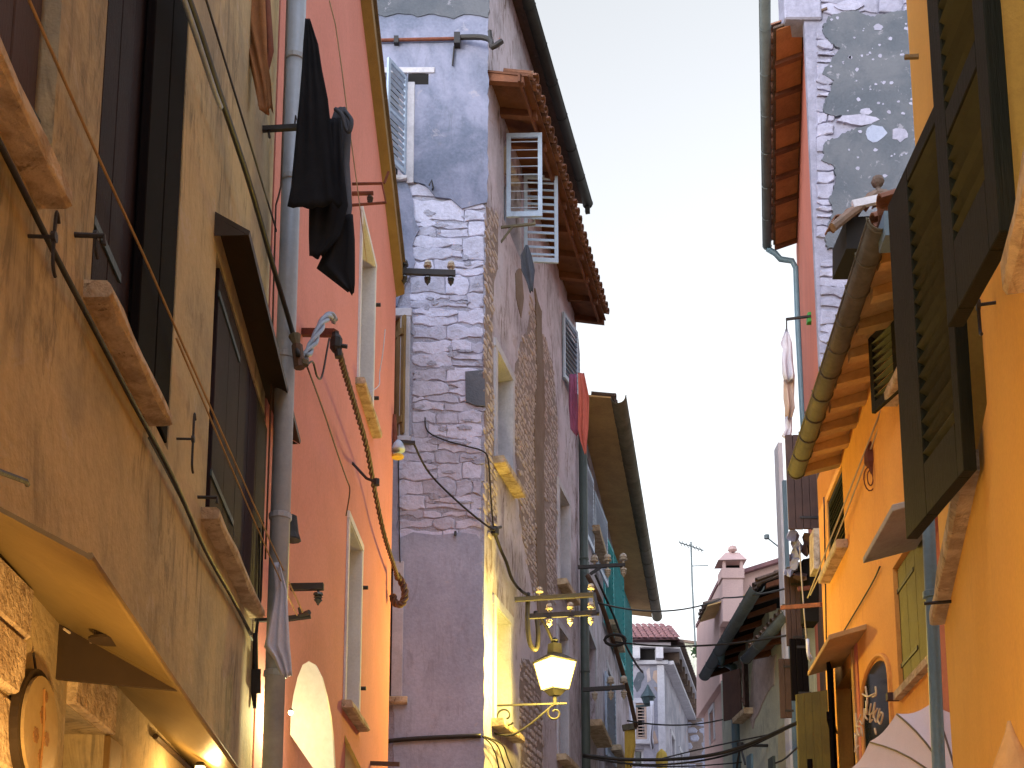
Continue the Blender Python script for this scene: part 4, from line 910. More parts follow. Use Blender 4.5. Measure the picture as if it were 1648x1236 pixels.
# shutters
zB = hs[2]
def yleaf(px0, px1, pyb, pyt, label, n):
    s, z = W.sz(px0, pyb, .04); fs, fd = W.onz(px1, pyb - 6, z); return s, z
w1 = .42
s, z = hs[0] - .02, hs[2]
louver(T, (s, .04, z), .49, W.zs(s, 216) - z, radians(78), 'blue_paint', 10, .06, mid=False, tilt=30, slat_w=.05, label='pale blue louvred leaf swung out, nearer of the pair')
s = hs[1] + .02
louver(T, (s, .04, z - .02), .50, W.zs(s, 282) - z + .02, radians(72), 'blue_paint', 12, .055, mid=False, tilt=60, slat_w=.06, label='pale blue louvred leaf swung out, farther of the pair')
s, z = hB[0] + .01, hB[2]
louver(T, (s - .05, .03, z), (hB[1] - hB[0]) * .55, hB[3] - z, radians(8), 'blue_paint', 12, .06, mid=False, tilt=40, slat_w=.06, label='grey blue louvred leaf under the end of the tiled eave')
louver(T, (hB[1] + .05, .03, z), (hB[1] - hB[0]) * .55, hB[3] - z, radians(172), 'blue_paint', 12, .06, mid=False, tilt=45, slat_w=.06)
# line bracket with a small dark cloth
A = W.w(*W.sdz(806, 366)); B = at(862, 360, A.y)
m = MB(); m.bar(A, B, .03, .03); m.bar(W.w(*W.sdz(806, 390)), A.lerp(B, .35), .025, .025); m.tube([A.lerp(B, .97), A.lerp(B, .97) + Vector((0, 0, .06))], .012, 5); m.build('line_bracket', 'gutter_zinc', None, label='grey iron arm under the blue shutters of the stone house', cat='bracket')
cloth('sock', 'small dark blue cloth hanging below the blue shutters', 'cloth', 'slate_cloth', [(394, 846, 850), (412, 838, 856), (436, 839, 861), (455, 848, 859), (470, 852, 858)], 15.4, 2, .04)
cloth('towel', 'dull purple towel hanging under the grey blue shutters of the stone house', 'towel', 'purple_cloth', [(602, 916, 928), (650, 915, 930), (690, 918, 931), (700, 925, 931)], 18.6, 2, .05)
cloth('towel', 'bright coral red towel hanging under the grey blue shutters of the stone house', 'towel', 'red_cloth', [(600, 930, 940), (640, 931, 948), (690, 930, 947), (710, 934, 945), (730, 941, 944)], 18.4, 2, .05)
merge(GF, T)
# street lantern on a scrolled iron bracket
YL = 15.1
LT = thing('street_lantern', 'lit four-sided street lantern glowing yellow on a scrolled iron bracket', 'street lantern', None, tuple(at(787, 1182, YL)))
cL = at(893, 1090, YL)
def pxm(p): return p * YL / F
m = MB(); zb = at(893, 1135, YL).z
m.bar(at(786, 1136, YL), at(912, 1132, YL), .022, .022); m.bar(at(787, 1124, YL), at(787, 1188, YL), .05, .03)
def scroll(cx, cy, r0, r1, a0, a1, n=26):
    return [at(cx + (r0 + (r1 - r0) * i / n) * cos(a0 + (a1 - a0) * i / n), cy - (r0 + (r1 - r0) * i / n) * sin(a0 + (a1 - a0) * i / n), YL) for i in range(n + 1)]
m.tube(scroll(813, 1152, 5, 17, -1.2, 5.6), .013, 6); m.tube(scroll(893, 1148, 4, 13, 2.5, -4.6), .013, 6)
m.tube([at(790, 1178, YL), at(806, 1183, YL), at(826, 1182, YL), at(850, 1168, YL), at(872, 1150, YL), at(884, 1140, YL)], .014, 6, 5)
m.tube([at(795, 1180, YL), at(790, 1165, YL), at(795, 1150, YL)], .009, 6, 4); m.build('scroll_bracket', 'iron', LT, label='wrought iron scroll bracket')
def ring(hw, z, tw=.6): return [(cL.x + hw * cos(pi / 4 + k * pi / 2 + tw), cL.y + hw * sin(pi / 4 + k * pi / 2 + tw), z) for k in range(4)]
zt_, zm, zbm = at(893, 1066, YL).z, at(893, 1060, YL).z, at(893, 1110, YL).z
m = MB(); m.hexa(ring(pxm(22), zbm), ring(pxm(35), zt_)); m.build('lantern_glass', 'lantern_glass', LT)
m = MB()
A, B = ring(pxm(22.8), zbm), ring(pxm(36), zt_)
for k in range(4): m.bar(A[k], B[k], .009, .009)
for R in (A, B):
    for k in range(4): m.bar(R[k], R[(k + 1) % 4], .010, .010)
m.build('lantern_frame', 'iron', LT)
m = MB(); m.hexa(ring(pxm(39), zt_ + .012), ring(pxm(15), at(893, 1053, YL).z)); m.hexa(ring(pxm(13), at(893, 1053, YL).z + .001), ring(pxm(11), at(893, 1036, YL).z)); m.lathe([(.03, 0), (.05, .03), (.02, .06)], at(893, 1034, YL), 10); m.build('lantern_cap', 'iron', LT)
m = MB(); m.hexa(ring(pxm(9), at(893, 1120, YL).z), ring(pxm(20), zbm - .004)); m.tube([at(893, 1135, YL), at(893, 1122, YL)], .025, 8); m.build('lantern_base', 'iron', LT)
l = bpy.data.lights.new('lantern_light', 'POINT'); l.energy = 85; l.color = (1.0, .72, .13); l.shadow_soft_size = .16
o = bpy.data.objects.new('lantern_light', l); COL.objects.link(o); o.parent = LT; o.location = Vector((cL.x, cL.y - .38, cL.z)) - LT.location
m = MB(); m.tube([at(850, 955, 15.1), at(849, 1000, 15.0), at(853, 1035, 14.95), at(863, 1045, 14.95), at(866, 1020, 15.0), at(862, 985, 15.1)], .03, 7, 5); m.tube([at(868, 990, 15.1), at(880, 1010, 15.05), at(890, 1034, YL)], .02, 6, 4)
m.build('lantern_cable', 'cable', None, smooth=True, label='thick black cable loop dropping to the street lantern', cat='cable')
# insulator brackets
D_, G_ = 'ceramic', 'glass_insulator'
A = at(612, 436, 13.85); B = at(733, 440, 13.85)
ins_bracket('black bar with three dark glass insulators across the bare stone gable', A, B, [(.32, True, G_), (.32, False, G_), (.63, True, D_), (.63, False, G_), (.94, True, D_), (.94, False, G_)], (.045, .075), 1.05)
A = at(828, 965, 15.0); B = at(958, 957, 15.0)
def ex2(t):
    m = MB(); m.bar(at(852, 992, 14.7), at(960, 986, 14.7), .04, .06); m.bar(at(956, 956, 15.0), at(962, 988, 14.7), .04, .05); m.build('second_bar', 'iron', t)
    for x, y in ((884, 990), (918, 988), (951, 987)):
        for u in (True, False): insulator(t, tuple(at(x, y, 14.7) + Vector((0, 0, .03 if u else -.03))), D_, u, 1.0)
ins_bracket('double iron bracket with cream ceramic insulators above the street lantern', A, B, [(.31, True, D_), (.95, True, D_)], (.04, .06), 1.0, 'iron', ex2)
A = at(930, 913, 20.4); B = at(1006, 909, 20.4)
def ex3(t):
    m = MB(); m.bar(at(950, 924, 20.4), at(968, 912, 20.4), .04, .05); m.build('stay', 'iron', t)
ins_bracket('iron bar with cream insulators in front of the teal shutters', A, B, [(.35, True, D_), (.63, True, D_), (.63, False, D_), (.96, True, D_), (.96, False, D_)], (.05, .06), 1.5, 'iron', ex3)
A = at(938, 1110, 20.4); B = at(1006, 1106, 20.4)
ins_bracket('iron bar with cream insulators low on the lilac house behind the lantern', A, B, [(.28, False, D_), (.66, True, D_), (.66, False, D_), (.97, True, D_), (.97, False, D_)], (.06, .07), 1.4)
# wires on the stone house
wl = lambda px, py, d=.04: WF.w(*WF.sdz(px, py, d))
ws = lambda px, py, d=.04: WS.w(*WS.sdz(px, py, d))
wire('wall_wire', 'dark wire running diagonally over the bare stone gable', [at(666, 714, 13.9), wl(690, 760, .12), wl(735, 806, .08), wl(778, 842, .06), at(796, 853, 14.5)], .014)
wire('wall_wire', 'thin dark wire over the gable from the spike to the corner', [wl(684, 672), wl(688, 694), wl(715, 708), wl(750, 718), wl(777, 726), ws(786, 742), ws(790, 800), ws(794, 850)], .010, k=3)
m = MB(); m.lathe([(.03, .06), (.05, .03), (.05, -.04), (.03, -.06)], ws(797, 855, .06), 8); m.tube([ws(790, 852, .06), ws(806, 848, .06)], .02, 5); m.build('junction_box', 'iron', None, label='small black wire junction on the corner of the stone house', cat='box')
wire('wall_cable', 'black cable looping from the corner junction to the double bracket', [ws(797, 860, .06), ws(806, 885, .06), ws(815, 905, .06), ws(824, 932, .06), ws(838, 950, .06), at(850, 958, 15.0)], .022, k=4)
wire('wall_wire', 'dark vertical wire down the left edge of the gable', [wl(641, 740, .06), wl(642, 800, .06), wl(643, 880, .06), wl(644, 905, .06)], .008)
wire('wall_cable', 'black cable fixed along the foot of the gable', [wl(600, 1197, .06), wl(640, 1191, .06), wl(700, 1187, .06), wl(774, 1184, .06)], .028)
for i, (dx, lab) in enumerate(((0, 'nearest the corner'), (9, 'in the middle'), (18, 'farthest from the corner'))):
    wire('drop_wire', 'thin wire fanning down under the lantern bracket, ' + lab, [ws(776 + dx * .2, 1185, .06), ws(790 + dx, 1198, .08), ws(800 + dx, 1222, .06), ws(806 + dx * 1.6, 1260, .06)], .009, 'cable', 'wire', 4)

# ================================================================ lilac house with teal shutters
T = thing('lilac_house', 'narrow lilac grey house with white and teal louvred shutters and ochre soffit', 'house', WH)
W = WH
sF = W.sz(1014, 1236)[0]
s1e, z1e = W.sz(990, 650, .62); s2e, z2e = W.sz(1041, 975, .62); ze = (z1e + z2e) / 2 + .05; s0 = W.sz(940, 640)[0]
holes = []
def wh(x0, x1, yb, yt): 
    a = W.sz(x0, yb); return (a[0], W.sz(x1, yb)[0], a[1], W.sz(x0, yt)[1])
H1 = wh(945, 957, 850, 735); H2 = wh(975, 986, 1000, 858); H3 = wh(944, 958, 1160, 1010); H4 = wh(978, 990, 1200, 1080)
wall(W, T, -.2, sF, ze + .2, [H1, H2, H3, H4], 'lilac_plaster', D=5, rv=.3)
for h in (H1, H2, H3, H4): pane(T, W, h, -.25, 'dim_room', 'white_paint', .06, 1)
for h in (H3, H4): surround(T, W, h, .14, .03, 'white_stone'); sill(T, W, h[0] - .2, h[1] + .25, h[2] - .14, .12, .3)
sill(T, W, H1[0] - .2, H1[1] + .3, H1[2] - .14, .12, .26); sill(T, W, H2[0] - .2, H2[1] + .3, H2[2] - .14, .12, .26)
def flat_leaf(x0, x1, yb, yt, mat, n=16, lab=None, ang=10):
    s, z = W.sz(x0, yb, .05); e = W.sz(x1, yb, .05)[0]; louver(T, (s, .05, z), (e - s) * .96, W.zs(s, yt) - z, radians(ang * .3), mat, n, .08, mid=False, tilt=-40, slat_w=.062, label=lab)
flat_leaf(938, 950, 852, 728, 'blue_paint', 18, 'pale louvred leaf next to the green drainpipe'); flat_leaf(958, 971, 902, 790, 'blue_paint', 18)
flat_leaf(973, 982, 1002, 852, 'teal_paint', 16, 'teal louvred leaf, nearer of the upper pair', 12); flat_leaf(986, 999, 1040, 880, 'teal_paint', 16, 'teal louvred leaf, farther of the upper pair', 8)
flat_leaf(1000, 1012, 1090, 935, 'teal_paint', 16, 'teal louvred leaf at the far end of the house', 8)
flat_leaf(976, 986, 1215, 1080, 'blue_paint', 16)
k = radians(10)
eave(T, W, -.05, sF + .9, .62, ze, k, 'ochre_plank', None, tile_mat=None, back=3)
rf = [o for o in T.children if o.name.startswith('roof')][0]
tile_row(rf, W, -.1, sF + .9, .62, ze + .02, k, 'old_tile', .26, 1, r=.11)
gutter('gutter', 'mossy gutter along the eave of the lilac house', W, -.1, sF + .9, .76, ze + .0, .13, 'gutter_zinc', .9)
downpipe('drainpipe', 'dark green drainpipe between the stone house and the lilac house', [W.w(-.02, .12, ze - .2), W.w(-.02, .12, 0)], .075, 'pipe_green', [W.w(-.02, .12, z) for z in (3, 5, 7, 9)])
downpipe('drainpipe', 'thin dark pipe on the lilac house behind the lantern', [W.w(*W.sdz(945, 905, .08)), W.w(*W.sdz(944, 1090, .08))], .04, 'pipe_green')
wire('overhead_cable', 'thick cable slanting down the lilac house, lit yellow at its lower end', [at(945, 925, 20.3), at(965, 965, 20.6), at(984, 1022, 21.2), at(1000, 1075, 22), at(1013, 1120, 22.6), at(1024, 1170, 23)], .045, 'cable_brown', k=4)
wire('overhead_cable', 'thinner cable beside the thick slanting one on the lilac house', [at(958, 925, 20.3), at(985, 985, 20.8), at(1003, 1030, 22), at(1022, 1066, 23.5), at(1034, 1082, 25)], .022, 'cable', k=4)
m = MB(); c = at(990, 1030, 21); m.tube([c + Vector((.18 * cos(a / 12 * 2 * pi), 0, .1 * sin(a / 12 * 2 * pi))) for a in range(13)], .03, 6); m.build('cable_loop', 'cable', None, label='dark cable loop hanging below the teal shutters', cat='cable')
cloth('cloth', 'yellow lit cloth hanging low at the end of the lilac house', 'cloth', 'yellow_cloth', [(1170, 1005, 1022), (1200, 1005, 1023), (1240, 1006, 1016), (1270, 1008, 1014)], 24, 2, .06)
m = MB(); a = at(1002, 1172, 24); b = at(1024, 1168, 24); m.bar(a, b, .1, .12); m.build('awning_arm', 'gutter_zinc', None, label='grey awning arm above the yellow cloth', cat='awning')

# ================================================================ building closing the street
T = thing('corner_building', 'pale blotched building with tiled hip roof closing the end of the street', 'building', WE)
W = WE
zE = W.sz(1040, 1070)[1]; hw = rect(W, 1024, 1040, 1132, 1190)
wall(W, T, -5.0, 0, zE, [hw, rect(W, 1020, 1036, 1205, 1232)], 'ashen_plaster', D=.4, rv=.2)
pane(T, W, hw, -.15, 'dim_room', 'white_paint', .06); pane(T, W, rect(W, 1020, 1036, 1205, 1232), -.15, 'dark_glass', 'white_paint', .06); surround(T, W, hw, .16, .05, 'white_stone'); sill(T, W, hw[0] - .2, hw[1] + .2, hw[2] - .16, .14, .12, 'white_stone')
louver(T, (hw[0], .0, hw[2]), hw[1] - hw[0], hw[3] - hw[2], 0.0, 'beige_cloth', 12, .06, mid=False, tilt=45, slat_w=.05)
for k, q in enumerate(([(1052, 1078), (1068, 1074), (1070, 1098), (1062, 1104), (1053, 1094)], [(1054, 1106), (1066, 1108), (1066, 1126), (1056, 1128)], [(1036, 1076), (1043, 1074), (1044, 1094), (1038, 1096)], [(1044, 1180), (1054, 1178), (1056, 1196), (1047, 1200)], [(1022, 1080), (1034, 1078), (1032, 1110), (1022, 1116)])):
    patch(T, W, q, ('beige_cloth', 'rubble_bed', 'rubble', 'beige_cloth', 'dark_plaster')[k], -.01, .012, .2, .08, 50 + k)
W2 = WE2; sE2 = W2.sz(1112, 1236)[0]
wall(W2, T2 := thing('corner_building_side', 'x', 'x', WE2), 0.0, sE2, zE, [(1.6, 2.5, zE - 3.6, zE - 1.9), (4.4, 5.3, zE - 3.6, zE - 1.9)], 'ashen_plaster', D=4, rv=.2)
for h in ((1.6, 2.5, zE - 3.6, zE - 1.9), (4.4, 5.3, zE - 3.6, zE - 1.9)): pane(T2, W2, h, -.15, 'dim_room', 'white_paint', .07); surround(T2, W2, h, .15, .04, 'white_stone')
m = MB(W); m.box(-.22, .0, -.02, .05, 0, zE - .02); m.build('corner_quoin', 'white_stone', T)
m = MB(W); m.box(-5.1, .12, -.02, .12, zE, zE + .12); m.build('string_course', 'white_stone', T)
m = MB(W); m.box(-5.1, .2, -.02, .25, zE + .50, zE + .66); m.build('cornice', 'white_stone', T)
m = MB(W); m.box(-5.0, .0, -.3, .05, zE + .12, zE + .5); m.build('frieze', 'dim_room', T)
for i in range(7):
    s = -4.6 + i * .72; MB(W).box(s, s + .22, -.02, .38, zE + .12, zE + .5).build('modillion', 'white_stone', T)
m = MB(W2); m.box(0.0, sE2, -.02, .30, zE + .0, zE + .12); m.box(0, sE2, -.02, .5, zE + .5, zE + .6); m.build('cornice', 'white_stone', T2)
for i in range(9): s = .4 + i * (sE2 - .6) / 9; MB(W2).box(s, s + .22, -.02, .44, zE + .14, zE + .5).build('modillion', 'old_tile', T2)
# hip roof covered with barrel tiles
zr = W.sz(1030, 1010)[1] + 0.62; e = zE + .66; m = MB(W)
sR = W.sz(1089, 1010)[0]
m.add([(-5.2, .55, e), (.45, .55, e), (sR - .1, -1.9, zr), (-5.2, -1.9, zr), (.45, -9, e), (sR - .1, -7, zr), (-5.2, -9, e)], [(0, 1, 2, 3), (1, 4, 5, 2), (3, 2, 5), (0, 3, 6)]); rf = m.build('roof', 'purple_tile', T)
m = MB(W); L = hypot(2.45, zr - e)
for i in range(29):
    s = -5.1 + i * .195
    for j in range(7):
        t0, t1 = j / 7, (j + 1.12) / 7
        if s > .45 + (sR - .55) * t0: continue
        vs = []
        for tt, rr_ in ((t0, .088), (t1, .072)):
            for kk in range(6):
                a = pi * kk / 5; vs.append((s + rr_ * cos(a), .6 - 2.45 * tt, e + (zr - e) * tt + rr_ * .8 * sin(a) + .02 + (.04 if tt == t0 else 0)))
        m.add(vs, [(kk, kk + 1, 6 + kk + 1, 6 + kk) for kk in range(5)] + [tuple(range(6))])
m.build('roof_tiles', 'purple_tile', rf, kind='stuff')
m = MB(W2)
for j in range(26):
    s = .1 + j * (sE2 - .1) / 26
    vs = []
    for dd, rr_ in ((.62, .13), (-.1, .12)):
        for kk in range(6): a = pi * kk / 5; vs.append((s + rr_ * cos(a), dd, e + .0 + (.62 - dd) * .3 + rr_ * .9 * sin(a)))
    m.add(vs, [(kk, kk + 1, 6 + kk + 1, 6 + kk) for kk in range(5)] + [tuple(range(6))])
m.add([(0, .6, e - .02), (sE2, .6, e - .02), (sE2, -.2, e + .2), (0, -.2, e + .2)], [(0, 1, 2, 3)])
m.build('eave_tiles', 'old_tile', T2, kind='stuff')
merge(T2, T)
# lamp and cloth on its facade
t = thing('street_lantern', 'small dark unlit lantern on the building closing the street', 'street lantern', None, tuple(at(1043, 1150, 37)))
c = at(1043, 1125, 37); m = MB(); m.lathe([(.14, -.15), (.2, .02), (.24, .05), (.08, .32), (.02, .45)], c, 8); m.build('lantern_body', 'teal_iron', t); m = MB(); m.bar(at(1024, 1137, 37.3), at(1052, 1134, 37), .08, .06); m.build('arm', 'teal_iron', t)
cloth('banner', 'pale blue cloth strip hanging below the small unlit lantern', 'cloth', 'white_cloth', [(1128, 1046, 1052), (1160, 1048, 1053), (1190, 1045, 1051), (1206, 1048, 1054)], 36.8, 2, .08)
# far rubble tower behind
T = thing('stone_tower', 'distant grey rubble wall behind the closing building', 'building', WV); W = WV
zV = W.sz(1115, 1098)[1]
wall(W, T, -.5, 1.4, zV, [], 'mortar', D=3)
rubble(T, W, [(1102, 1236), (1102, 1104), (1131, 1104), (1131, 1236)], 'stone', .3, .05, 9)
m = MB(W); m.box(-.6, 1.5, -.02, .2, zV, zV + .2); m.build('cornice', 'white_stone', T)
for i in range(4): MB(W).box(-.4 + i * .45, -.2 + i * .45, -.02, .16, zV - .28, zV - .004).build('modillion', 'white_stone', T)
T = thing('roof_hut', 'plain grey rooftop hut beyond the tiled hip roof', 'building', WV, (0, -6, 0)); 
m = MB(W); a = W.sdz(1092, 1090, -6); b = W.sdz(1136, 1022, -6); m.box(a[0], b[0], -9, -6, a[2] - 8, b[2] - .3); m.build('wall', 'green_plaster', T)
m = MB(W); m.hexa([(a[0] - .2, -5.8, b[2] - .3), (b[0] + .1, -5.8, b[2] - .5), (b[0] + .1, -9, b[2] - .1), (a[0] - .2, -9, b[2])], [(a[0] - .2, -5.8, b[2] - .2), (b[0] + .1, -5.8, b[2] - .4), (b[0] + .1, -9, b[2]), (a[0] - .2, -9, b[2] + .1)]); m.build('roof', 'old_tile', T)
T = thing('roof_plant', 'small dark green bush growing on the far roof', 'plant', None, tuple(at(1126, 1056, 47)))
m = MB(); rr = random.Random(4)
for i in range(150):
    c = at(1126 + rr.gauss(0, 6), 1046 + rr.gauss(0, 5), 47 + rr.gauss(0, .2)); a, b = rr.uniform(0, 6.3), rr.uniform(-1, 1); u = Vector((cos(a), sin(a), b)) * .09; v = Vector((-sin(a), cos(a), rr.uniform(-1, 1))) * .06
    m.add([tuple(c - u), tuple(c + v), tuple(c + u), tuple(c - v)], [(0, 1, 2, 3)])
m.build('foliage', 'leaf', T, kind='stuff'); m = MB(); m.tube([at(1126, 1062, 47), at(1126, 1050, 47)], .05, 5); m.build('stem', 'brown_wood', T)
# ================================================================ near orange house, right
T = thing('ochre_house', 'smooth ochre orange house with dark green shutters, nearest on the right', 'house', WR); W = WR
zA = W.sz(1562, 757)[1]; zBt = W.sz(1625, 370)[1]
sA = W.sz(1562, 757)[0]; sBh = W.sz(1625, 370)[0]
hA = (sA + .03, sA + .75, zA - .03, zA + 1.35); hB = (sBh + .03, sBh + .8, zBt - .02, zBt + 1.5)
hA = (sA + .03, sBh - .5, zA - .03, zA + 1.35)
wall(W, T, 0.0, 7.0, 9.0, [(sA + .03, sA + .62, zA - .03, zA + 1.3), hB], 'orange_near', D=5, rv=.2)
pane(T, W, (sA + .03, sA + .62, zA - .03, zA + 1.3), -.18, 'dim_room', 'dark_green', .05); pane(T, W, hB, -.18, 'dim_room', 'dark_green', .05)
sill(T, W, .015, sA + .3, (W.sz(1530, 968)[1] + W.sz(1567, 765)[1]) / 2 - .03, .08, .07, 'sill_stone')
a, b = W.sz(1612, 425, .08), W.sz(1648, 275, .08); sill(T, W, a[0] - .03, b[0] + .8, (a[1] + b[1]) / 2 - .05, .10, .08, 'sill_stone')
leafpx('l', T, W, (1562, 757), (1468, 868), 243, 'dark_green', d=.05, top_free=332, n=24, fw=.06, free_w=.25, bot=.2, th=.045, mid=False, tilt=36, slat_w=.05, slat_mat='lightened_green_slat', label='large dark green louvred leaf folded back over the house corner')
leafpx('l', T, W, (1624, 372), (1538, 527), -240, 'dark_green', d=.05, n=22, fw=.08, free_w=.10, bot=.2, th=.045, tilt=36, slat_w=.05, slat_mat='lightened_green_slat', label='dark green louvred leaf of the nearer upper window')
for px, py, u, dn in ((1603, 487, .06, .07), (1555, 775, .02, .06)): hook(T, W, *W.sz(px, py), u, dn, .05)
m = MB(W); s, z = W.sz(1565, 742); m.tube([(s, 0, z), (s, .1, z)], .01, 6); s, z = W.sz(1531, 968); m.tube([(s, 0, z), (s, .12, z)], .008, 6); m.build('wall_pin', 'iron', T)
m = MB(); m.bar(at(1456, 92, 5.5), at(1500, 90, 5.45), .018, .018); m.build('line_bracket', 'ochre_wood', None, label='short ochre stick poking out at the top of the ochre house', cat='stick')
m = MB(W); q = W.sdz(1640, 1180, .1); c = q
m.lathe([(.075, -.42), (.07, -.25), (.045, -.08), (.012, .0), (.004, .03)], (q[0], .12, q[2]), 10); m.build('folded_parasol', 'ochre_slab', None, smooth=True, label='tip of a folded ochre parasol at the lower right edge', cat='parasol')

# ================================================================ second orange house
T = thing('orange_house', 'bright orange house with gutter, stone hoods and an arched dark window', 'house', WO); W = WO
sF = W.sz(1325, 1000)[0]
g0, g1 = W.sz(1287, 775, .40), W.sz(1425, 345, .40); zg = (g0[1] + g1[1]) / 2
hl = (W.sz(1449, 600)[0], W.sz(1449, 600)[0] + .8, W.sz(1447, 628)[1], W.sz(1447, 628)[1] + .95)
hsml = (W.sz(1332, 840)[0], W.sz(1359, 840)[0], W.sz(1332, 930)[1], W.sz(1359, 738)[1])
hg = (W.sz(1441, 1000)[0], W.sz(1500, 1000)[0], W.sz(1441, 1122)[1], W.sz(1441, 908)[1])
hdr = (W.sz(1347, 1150)[0], W.sz(1378, 1150)[0], .02, W.sz(1378, 1062)[1])
wall(W, T, sF, 1.2, zg + .12, [hl, hsml, hg, hdr], 'orange_far', D=5, rv=.2)
for h in (hl, hsml, hg, hdr): pane(T, W, h, -.18, 'dim_room', 'black_wood', .04)
leafpx('l', T, W, (1449, 628), (1406, 666), 488, 'dark_green', d=.04, n=11, fw=.06, th=.035, tilt=36, slat_mat='lightened_green_slat', mid=False, slat_w=.045, label='dark green louvred leaf standing open under the gutter')
louver(T, (hsml[0] + .01, -.03, hsml[2] + .02), hsml[1] - hsml[0] - .02, hsml[3] - hsml[2] - .05, 0.0, 'dark_green', 14, .05, mid=False, tilt=45, label='small closed dark green louvre')
sill(T, W, hl[0] - .15, hl[1] + .1, hl[2] - .1, .09, .12); sill(T, W, hsml[0] - .05, hsml[1] + .12, hsml[2] - .1, .09, .12)
planks(T, (hg[0] + .01, -.05, hg[2] + .02), (hg[1] - hg[0]) * .78, hg[3] - hg[2] - .04, 0.0, 'olive_wood', 3, strap='iron', rails=(.2, .82), flip=-1, label='mustard olive plank shutter beside the blue drainpipe')
MB(W).box(hg[0] - .04, hg[0] + .03, -.02, .10, hg[2] - .06, hg[2] + .0).build('sill_bracket', 'umber_wood', T); MB(W).box(hg[0] + .04, hg[1] + .1, -.02, .06, hg[2] - .07, hg[2] - .01).build('window_sill', 'sill_stone', T)
def slab(far, near, d, mat, name, lab, th=.05, drop=.10):
    f, n = W.sz(*far, d), W.sz(*near, d); z = (f[1] + n[1]) / 2; m = MB(W); a, b = f[0], n[0]
    m.hexa([(a, -.02, z + drop), (b, -.02, z + drop), (b, d, z), (a, d, z)], [(a, -.02, z + drop + th), (b, -.02, z + drop + th), (b, d, z + th), (a, d, z + th)]); return m.build(name, mat, T, bevel=.006, label=lab)
slab((1389, 908), (1436, 822), .38, 'pale_slab', 'window_hood', 'grey stone slab hood over the olive shutter')
slab((1300, 1090), (1334, 1028), .34, 'ochre_slab', 'door_hood', 'ochre slab hood over the dark doorway')
# doorway leaf and reveal
planks(T, (hdr[0] - .02, .03, .1), (hdr[1] - hdr[0]) * .8, W.zs(hdr[0], 1075) - .1, radians(12), 'black_wood', 3, strap='iron', label='dark brown door leaf standing open')
m = MB(W); m.box(hdr[1] + .004, hdr[1] + .10, -.02, .03, .0, hdr[3] + .12); m.build('door_jamb', 'ochre_slab', T); m = MB(W); m.box(hdr[1] + .105, hdr[1] + .22, -.02, .012, .0, hdr[3] + .14); m.build('door_shadow', 'red_plaster', T)  # red strip paints the shadow beside the pale reveal
A = at(1336, 1236, 13.0); 
BL = thing('shop_shutter', 'large mustard olive plank leaf standing open at the end of the orange house', 'shutter', None, (A.x, A.y, 0))
x0, x1 = at(1284, 1180, 13.2), at(1335, 1180, 13.0); zt0 = zcol(13.1, 1114); n = 4
for i in range(n):
    p, q = Vector((x0.x, x0.y, 0)).lerp(Vector((x1.x, x1.y, 0)), i / n), Vector((x0.x, x0.y, 0)).lerp(Vector((x1.x, x1.y, 0)), (i + .97) / n)
    m = MB(); m.hexa([(p.x, p.y, .3), (q.x, q.y, .3), (q.x, q.y, zt0), (p.x, p.y, zt0 - .0)], [(p.x, p.y + .04, .3), (q.x, q.y + .04, .3), (q.x, q.y + .04, zt0), (p.x, p.y + .04, zt0)]); m.build('board', 'olive_wood', BL)
m = MB(); m.tube([at(1303, 1222, 13.05), at(1305, 1260, 13.05)], .03, 6); m.build('handle', 'black_wood', BL)
# arched dark window with a script sign
c0, zc = W.sz(1410, 1115); wr = W.sz(1433, 1115)[0] - c0; top = W.sz(1411, 1066)[1]
arch = [(c0 + wr, .6)] + [(c0 + wr * cos(a * pi / 12), zc + (top - zc) * sin(a * pi / 12)) for a in range(13)] + [(c0 - wr, .6)]
MB(W).prism(arch, -.01, .012).build('arched_pane', 'dark_glass', T, label='dark arched window with a script sign')
arch2 = [(c0 + (wr + .05), .6)] + [(c0 + (wr + .05) * cos(a * pi / 12), zc + (top + .05 - zc) * sin(a * pi / 12)) for a in range(13)] + [(c0 - wr - .05, .6)]
m = MB(W); m.tube([(s, .012, z) for s, z in arch2], .02, 5); m.build('arch_trim', 'orange_far', T)
t = thing('script_sign', 'gold looping script letters standing in front of the dark arched window', 'sign', None, tuple(at(1400, 1220, 9.6)))
Yg = 9.7; dY = lambda x: Yg - (x - 1376) * .012
m = MB()
def stroke(pts, r=.0075): m.tube([at(x, y, dY(x)) for x, y in pts], r, 6, 4)
for pts in ([(1393, 1105), (1396, 1130), (1392, 1150), (1396, 1158)], [(1388, 1117), (1397, 1121), (1408, 1116)], [(1409, 1105), (1410, 1118), (1404, 1122)],
            [(1394, 1128), (1395, 1150)], [(1402, 1132), (1399, 1150), (1405, 1145), (1408, 1130), (1405, 1155)], [(1412, 1140), (1407, 1152), (1411, 1162), (1416, 1140), (1412, 1158)],
            [(1418, 1148), (1413, 1158), (1417, 1165), (1421, 1150), (1418, 1146)], [(1391, 1140), (1389, 1165), (1384, 1160)], [(1385, 1150), (1380, 1168), (1386, 1170), (1388, 1185)],
            [(1377, 1148), (1380, 1180), (1376, 1210), (1382, 1200)], [(1401, 1150), (1400, 1162), (1404, 1158)], [(1378, 1165), (1383, 1185), (1386, 1172)], [(1376, 1180), (1380, 1216)], [(1408, 1172), (1410, 1182)]): stroke(pts)
m.build('lettering', 'letter_gold', t, smooth=True)
